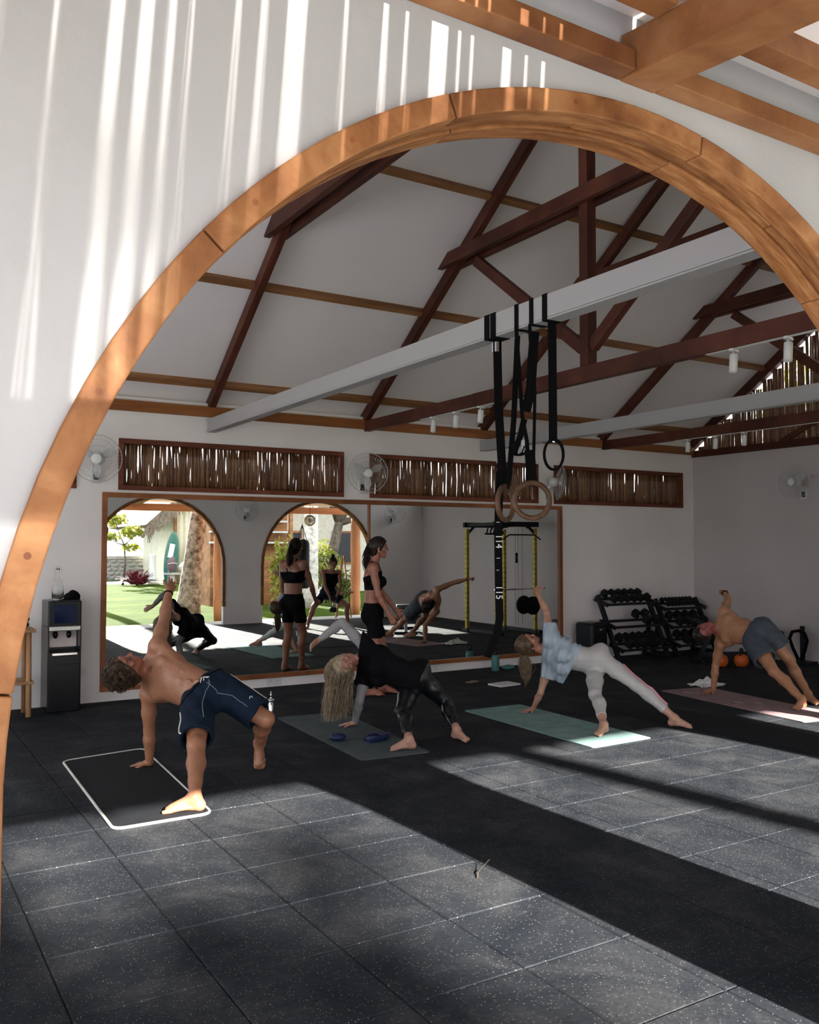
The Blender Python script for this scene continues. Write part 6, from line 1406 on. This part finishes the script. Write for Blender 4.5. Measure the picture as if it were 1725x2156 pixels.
# --- B: blonde woman in black
J = POSE['B']; s = 0.96; base = (3.15, 1.2, 0.0); fF = flat(J, 'F', 0.92, 0.006); fB = flat(J, 'B', 0.92, 0.0)
hands = dict(S=dict(n=(0, 0, 1), d=np.array(J['gS']) - np.array(J['wS']) + np.array((-0.10, 0, -0.004)), th=(0, -1, 0), curl=0.06, spread=0.25), R=dict(n=(0.2, 0.7, 0.6), th=(0, -1, 0.3), curl=0.25, spread=0.1))
pr_, Jn, fr = body_prims(J, True, s, head_up=(-0.86, 0.12, -0.42), head_f=(-0.42, -0.90, -0.02), hands=hands, feet=dict(F=dict(f=fF, u=(0, 0, 1), side=-1), B=dict(f=fB, u=(0, 0, 1), side=1)))
wom = make_person('blonde person in black tee and leggings holding a side plank, one hand behind the head', base, pr_, fr, (0.42, 0.24, 0.18), 0.006, (0.34, 0.155, 0.12), brow=(0.20, 0.13, 0.08))
garment('undershirt_sleeve', wom, pr_, ['farmS', 'uarmS'], 0.006, M['grey_sleeve'], base, cuts=[(Jn['wS'] * 0.92 + Jn['eS'] * 0.08, Jn['wS'] - Jn['eS'])])
garment('undershirt_sleeve', wom, pr_, ['farmR', 'uarmR'], 0.006, M['grey_sleeve'], base, cuts=[(Jn['wR'] * 0.94 + Jn['eR'] * 0.06, Jn['wR'] - Jn['eR'])], noise=(0.0012, 60, 3))
ex = []
for q in 'SR':
    c_ = cone(Jn['s' + q], Jn['s' + q] * 0.42 + Jn['e' + q] * 0.58, 0.060, 0.070, 0.03); ex.append(c_)
for q in 'FB': ex.append(ell(fr['mh'] + (Jn['h' + q] - fr['mh']) * 0.8, np.eye(3), (0.088, 0.088, 0.088), 0.04))
garment('tee_shirt', wom, pr_, ['torso', 'pelvis', 'shoulderS', 'shoulderR'], 0.019, M['black_cloth'], base, extra=ex, k=0.035, noise=(0.0009, 32, 5), folds=[(0.0022, 40, fr['up'], 0.3, 4)], cuts=[(fr['mh'] - fr['up'] * 0.06, -fr['up']), (Jn['nk'] + fr['up'] * 0.012, nrm(fr['up'] + 0.25 * fr['cf'])), ] + [(Jn['s' + q] * 0.50 + Jn['e' + q] * 0.50, Jn['e' + q] - Jn['s' + q]) for q in 'SR'])
leggings('leggings', wom, base, pr_, Jn, fr, M['black_shiny'], 0.005, 0.12, ('pelvis',), (fr['wa'], fr['up']))
hair_cap(wom, base, fr, M['hair_blonde'], 0.96, 0.012, 0.040, (0.0012, 120, 2), 'hair_cap')
rg = np.random.default_rng(21); paths = []; r_, f_, u_, P_ = fr['head']
for k in range(1500):
    d = rg.normal(size=3); d /= np.linalg.norm(d); a, b, c = d
    if b > 0.22 + 0.25 * max(0, c) or c < -0.55: continue
    p0 = P_(a * 0.084, -0.014 + b * 0.104, 0.03 + c * 0.098); n0 = nrm(r_ * a + f_ * b + u_ * c); zend = 0.115 + rg.uniform(-0.03, 0.16) + 0.10 * abs(p0[0] - 2.80); L_ = p0[2] - zend; pp = []
    ex_ = p0[0] + n0[0] * 0.02; ey_ = p0[1] + n0[1] * 0.02; tx = 2.79 + (ex_ - 2.80) * 1.05 + rg.normal() * 0.024; ty = 1.555 + (ey_ - 1.50) * 0.6 + rg.normal() * 0.014; ph = rg.uniform(0, 6); am = rg.uniform(0.003, 0.011)
    for q in range(15):
        t_ = q / 14; g = t_ ** 1.35; out = 0.020 * math.sin(PI * min(1, t_ * 2.2)) if t_ < 0.45 else 0
        pp.append((ex_ + (tx - ex_) * t_ + n0[0] * out + am * math.sin(9 * t_ + ph), ey_ + (ty - ey_) * t_ + n0[1] * out + am * math.cos(8 * t_ + ph), p0[2] + n0[2] * 0.015 * math.sin(PI * min(1, t_ * 3)) - L_ * g))
    paths.append(pp)
tag(strands('long_hair', wom, base, paths, M['hair_blonde'], 0.0024, 3), kind='stuff')
# --- C: woman in pale leggings and loose shirt
J = POSE['C']; s = 0.96; base = (4.9, 0.8, 0.0); fF = flat(J, 'F', 0.92, 0.006); fB = flat(J, 'B', 0.92, 0.0)
hands = dict(S=dict(n=(0, 0, 1), d=np.array(J['gS']) - np.array(J['wS']) + np.array((0, 0, -0.002)), th=(0, -1, 0), curl=0.05, spread=0.25), R=dict(n=(0.2, 0.9, 0.2), th=(1, 0, 0.2), curl=0.12, spread=0.3))
pr_, Jn, fr = body_prims(J, True, s, head_up=(-0.95, -0.05, 0.12), head_f=(0.05, -0.45, 0.9), hands=hands, feet=dict(F=dict(f=fF, u=(0, 0, 1), side=-1), B=dict(f=fB, u=(0, 0, 1), side=1)), bulk=0.95)
wom = make_person('person in pale leggings and loose blue shirt holding a side plank on the mint mat', base, pr_, fr, (0.44, 0.25, 0.18), 0.006, (0.42, 0.19, 0.14), brow=(0.14, 0.09, 0.06))
lgo = leggings('leggings', wom, base, pr_, Jn, fr, M['pale_legging'], 0.005, 0.24, ('torso', 'pelvis'), (fr['ms'] - fr['up'] * 0.10, fr['up']), [(0.0011, 150, fr['lat2'] + 0.4 * fr['up'], 0.12, 3)])
ex = [cone(Jn[a_] , Jn[a_] * 0.45 + Jn[b_] * 0.55, 0.062, 0.078, 0.03) for a_, b_ in (('sS', 'eS'), ('sR', 'eR'))]
drop = np.array((0, 0, -1.0)); mid = fr['ms'] - fr['up'] * 0.20
ex += [cone(mid + fr['lat'] * 0.02, mid - fr['lat'] * 0.12 + drop * 0.12, 0.10, 0.075, 0.05, fr['cf'], 0.75), cone(fr['ms'] - fr['up'] * 0.08 - fr['lat'] * 0.08, fr['ms'] - fr['up'] * 0.13 - fr['lat'] * 0.10 + drop * 0.12, 0.09, 0.06, 0.05, fr['cf'], 0.7), cone(mid - fr['lat'] * 0.10 - fr['up'] * 0.03, mid - fr['lat'] * 0.10 - fr['up'] * 0.06 + drop * 0.13, 0.055, 0.022, 0.04)]
garment('loose_shirt', wom, pr_, ['torso', 'shoulderS', 'shoulderR'], 0.020, M['blue_shirt'], base, extra=ex, k=0.03, noise=(0.0012, 26, 7), folds=[(0.0055, 120, fr['up'], 0.10, 2), (0.003, 60, fr['up'] + 0.4 * fr['lat'], 0.2, 5)], cuts=[(fr['ms'] - fr['up'] * 0.255, -fr['up'] - 0.35 * fr['lat']), (Jn['nk'] + fr['up'] * 0.01, nrm(fr['up'] + 0.25 * fr['cf']))] + [(Jn['s' + q] * 0.55 + Jn['e' + q] * 0.45, Jn['e' + q] - Jn['s' + q]) for q in 'SR'])
hair_cap(wom, base, fr, M['hair_roots'], 0.96, 0.010, 0.034, (0.001, 120, 2), 'hair_cap')
r_, f_, u_, P_ = fr['head']; knot = P_(0, -0.115, 0.0); rg = np.random.default_rng(31); paths = []
for k in range(420):
    o1 = rg.normal(size=3) * 0.014; o2 = rg.normal(size=3) * 0.020; zend = 0.285 + rg.uniform(-0.02, 0.06); pp = []
    for q in range(13):
        t_ = q / 12; pp.append(tuple(knot + o1 * (1 - t_) + o2 * math.sin(PI * min(1, t_ * 1.1)) * 1.1 + np.array((0.012 * math.sin(3 * t_), -0.03 * math.sin(PI * t_ * 0.6), -(knot[2] - zend) * t_))))
    paths.append(pp)
tag(strands('ponytail', wom, base, paths, M['hair_sandy'], 0.0026, 3), kind='stuff')
MB().tube([Vector(knot + 0.024 * (np.array((math.cos(2 * PI * k / 16), math.sin(2 * PI * k / 16), 0)))) - Vector(base) for k in range(16)], 0.010, 8, closed=True).obj('hair_tie', M['black_web'], wom)
st = []
for k in range(14):
    t_ = k / 13; A_ = Jn['hB'] * (1 - t_) + Jn['kB'] * t_ if True else 0; st.append(A_)
KA = [Jn['kB'] * (1 - t_) + Jn['aB'] * t_ for t_ in np.linspace(0, 0.75, 8)]; TH = [Jn['hB'] * (1 - t_) + Jn['kB'] * t_ for t_ in np.linspace(0.55, 1, 6)]; sidev = nrm(np.array((0.55, -0.15, 0.8)))
pts = [q + sidev * (0.070 - 0.014 * i / 5) for i, q in enumerate(TH)] + [q + sidev * (0.060 - 0.012 * max(0, (i - 2)) / 5) for i, q in enumerate(KA)][1:]
bpy.context.view_layer.update(); MB().tube(on_cloth(lgo, base, pts, 0.0), 0.013, 8).obj('side_stripe', M['pink'], wom)
# --- D: man at the right in slate shorts
J = POSE['D']; base = (7.25, 0.75, 0.0); fF = flat(J, 'F', 1.0, 0.006); fB = flat(J, 'B', 1.0, 0.006)
hands = dict(S=dict(n=(0, 0, 1), d=np.array(J['gS']) - np.array(J['wS']) + np.array((0, 0, 0.002)), th=(0, -1, 0), curl=0.05, spread=0.25), R=dict(n=(0.3, 0.3, 0.9), th=(0, -1, 0.3), fist=True))
pr_, Jn, fr = body_prims(J, False, 1.0, head_up=(-0.72, 0.10, -0.62), head_f=(-0.55, -0.80, 0.25), hands=hands, feet=dict(F=dict(f=fF, u=(0, 0, 1), side=-1), B=dict(f=fB, u=(0, 0, 1), side=1)), bulk=0.97)
man = make_person('shirtless person in slate shorts holding a side plank on the pink mat', base, pr_, fr, (0.40, 0.195, 0.105), 0.006, (0.32, 0.095, 0.085))
hair_cap(man, base, fr, M['hair_dark'], 1.0, 0.006, 0.030, (0.001, 150, 4))
shorts('shorts', man, base, pr_, J, fr, M['slate_cloth'], 0.62, 0.032, 0.016, 0.06, 5)
W_, E_ = Jn['wR'], Jn['eR']; ax = nrm(E_ - W_); r1 = nrm(np.cross(ax, (0, 0, 1.0))); r2 = np.cross(ax, r1)
MB().tube([Vector(W_ + ax * 0.012 + 0.031 * (r1 * math.cos(2 * PI * k / 20) + r2 * math.sin(2 * PI * k / 20))) - Vector(base) for k in range(20)], 0.007, 6, closed=True).obj('wrist_band', M['black_web'], man)
# --- E: coach standing by the mirror
FW = nrm((0.87, -0.49, 0)); LT = np.array((-FW[1], FW[0], 0)); B0 = np.array((4.0, 3.10, 0)); Zz = np.array((0, 0, 1.0))
def at(f, l, z): return B0 + FW * f + LT * l + Zz * z
J = dict(sS=at(-0.005, -0.165, 1.335), sR=at(-0.005, 0.165, 1.335), eS=at(0.045, -0.215, 1.055), eR=at(0.08, 0.215, 1.07), wS=at(0.165, -0.205, 0.845), wR=at(0.23, 0.17, 0.88), gS=at(0.235, -0.20, 0.71), gR=at(0.33, 0.15, 0.77), nk=at(-0.005, 0, 1.385), hd=at(0.055, 0, 1.545), hF=at(-0.01, -0.095, 0.84), hB=at(-0.01, 0.095, 0.84), kF=at(0.03, -0.10, 0.455), kB=at(0.09, 0.08, 0.465), aF=at(-0.045, -0.10, 0.078), aB=at(0.10, 0.05, 0.078), tF=at(0.12, -0.11, 0), tB=at(0.25, 0.05, 0)); base = tuple(B0)
hands = dict(S=dict(n=-LT, th=FW, curl=0.35, spread=0.08), R=dict(n=LT, th=FW, curl=0.35, spread=0.08))
pr_, Jn, fr = body_prims(J, True, 0.96, head_up=(0.03, 0, 1), head_f=FW, chest_f=FW, hip_f=FW, hands=hands, feet=dict(F=dict(f=FW - 0.15 * LT, u=Zz, side=-1), B=dict(f=FW + 0.1 * LT, u=Zz, side=1)), bulk=0.97)
wom = make_person('dark-haired person in black sports bra and bike shorts standing by the mirror', base, pr_, fr, (0.33, 0.135, 0.085), 0.006, (0.32, 0.125, 0.085))
garment('sports_bra', wom, pr_, ['torso'], 0.005, M['black_cloth'], base, cuts=[(at(0, 0, 1.275), Zz - 0.35 * FW), (at(0, 0, 1.095), -Zz)])
for l_ in (-0.075, 0.075): MB().strap([Vector(at(0.085, l_, 1.27) - B0), Vector(at(0.05, l_, 1.375) - B0), Vector(at(-0.03, l_ * 0.9, 1.40) - B0), Vector(at(-0.095, l_ * 0.5, 1.28) - B0), Vector(at(-0.10, 0.0, 1.18) - B0)], 0.022, 0.006, LT).obj('bra_strap', M['black_cloth'], wom)
garment('bike_shorts', wom, pr_, ['pelvis', 'thighF', 'thighB'], 0.006, M['black_cloth'], base, noise=(0.0007, 60, 6), cuts=[(at(0, 0, 0.60), -Zz), (at(0, 0, 0.965), Zz)])
hair_cap(wom, base, fr, M['hair_dark'], 0.96, 0.008, 0.038, None, 'hair_cap'); r_, f_, u_, P_ = fr['head']; knot = P_(0, -0.112, 0.03); rg = np.random.default_rng(41); paths = []
for k in range(360):
    o1 = rg.normal(size=3) * 0.010; o2 = rg.normal(size=3) * 0.015; zend = 1.10 + rg.uniform(-0.03, 0.08); pp = []
    for q in range(13):
        t_ = q / 12; pp.append(tuple(knot + o1 * (1 - t_) + o2 * math.sin(PI * min(1, t_ * 1.1)) - FW * 0.035 * math.sin(PI * min(1, t_ * 1.3)) + FW * 0.015 * t_ - Zz * (knot[2] - zend) * t_ ** 1.1))
    paths.append(pp)
tag(strands('ponytail', wom, base, paths, M['hair_dark'], 0.0026, 3), kind='stuff'); MB().ball(Vector(P_(0, -0.108, 0.03)) - Vector(base), 0.022, 12, 8).obj('hair_tie', M['black_web'], wom)
MB().ball(Vector(P_(0.080, -0.004, -0.042)) - Vector(base), (0.006, 0.006, 0.012), 8, 6).obj('earring', M['chrome'], wom)
# --- F: lifter by the second arch, seen in the mirror only
FW = nrm((-0.15, 1, 0)); LT = np.array((-FW[1], FW[0], 0)); B0 = np.array((6.98, -1.95, 0))
J = dict(sS=at(0.20, -0.155, 1.06), sR=at(0.18, 0.155, 1.07), eS=at(0.26, -0.17, 0.80), eR=at(0.25, 0.14, 0.81), wS=at(0.30, -0.06, 0.58), wR=at(0.30, 0.05, 0.58), gS=at(0.31, -0.03, 0.44), gR=at(0.31, 0.03, 0.44), nk=at(0.22, 0, 1.105), hd=at(0.32, 0, 1.24), hF=at(-0.02, -0.095, 0.66), hB=at(-0.02, 0.095, 0.66), kF=at(0.16, -0.33, 0.42), kB=at(0.16, 0.33, 0.42), aF=at(0.0, -0.40, 0.078), aB=at(0.0, 0.40, 0.078), tF=at(0.15, -0.45, 0), tB=at(0.15, 0.45, 0)); base = tuple(B0)
hands = dict(S=dict(n=-LT, th=FW, curl=0.9, spread=0.05), R=dict(n=LT, th=FW, curl=0.9, spread=0.05))
pr_, Jn, fr = body_prims(J, True, 0.95, head_up=(-0.03, 0.25, 1), head_f=FW - 0.25 * Zz, chest_f=FW - 0.5 * Zz, hip_f=FW, hands=hands, feet=dict(F=dict(f=FW - 0.5 * LT, u=Zz, side=-1), B=dict(f=FW + 0.5 * LT, u=Zz, side=1)), bulk=0.97)
wom = make_person('person in black tank top and navy shorts squatting with a dumbbell, in the mirror', base, pr_, fr, (0.30, 0.125, 0.08), 0.0085)
garment('tank_top', wom, pr_, ['torso', 'pelvis'], 0.010, M['black_cloth'], base, 0.009, cuts=[(Jn['nk'] - fr['up'] * 0.045, fr['up']), (fr['mh'] + fr['up'] * 0.03, -fr['up'])])
garment('shorts', wom, pr_, ['pelvis', 'thighF', 'thighB'], 0.014, M['navy_cloth'], base, 0.009, cuts=[leg_cut(Jn, 'F', 0.6), leg_cut(Jn, 'B', 0.6), (fr['mh'] + fr['up'] * 0.09, fr['up'])])
hair_cap(wom, base, fr, M['hair_dark'], 0.95, 0.010, 0.036, None, 'hair_cap'); P_ = fr['head'][3]; MB().ball(Vector(P_(0, -0.06, 0.14)) - Vector(base), 0.038, 12, 9).obj('hair_bun', M['hair_dark'], wom)
d_ = dumbbell(B0[0] + 0.31 * FW[0], B0[1] + 0.31 * FW[1], 0.47, 1.0, 0.3, 'black hex dumbbell held by the squatting person, in the mirror', None); d_.rotation_euler = (PI / 2, 0, 0)
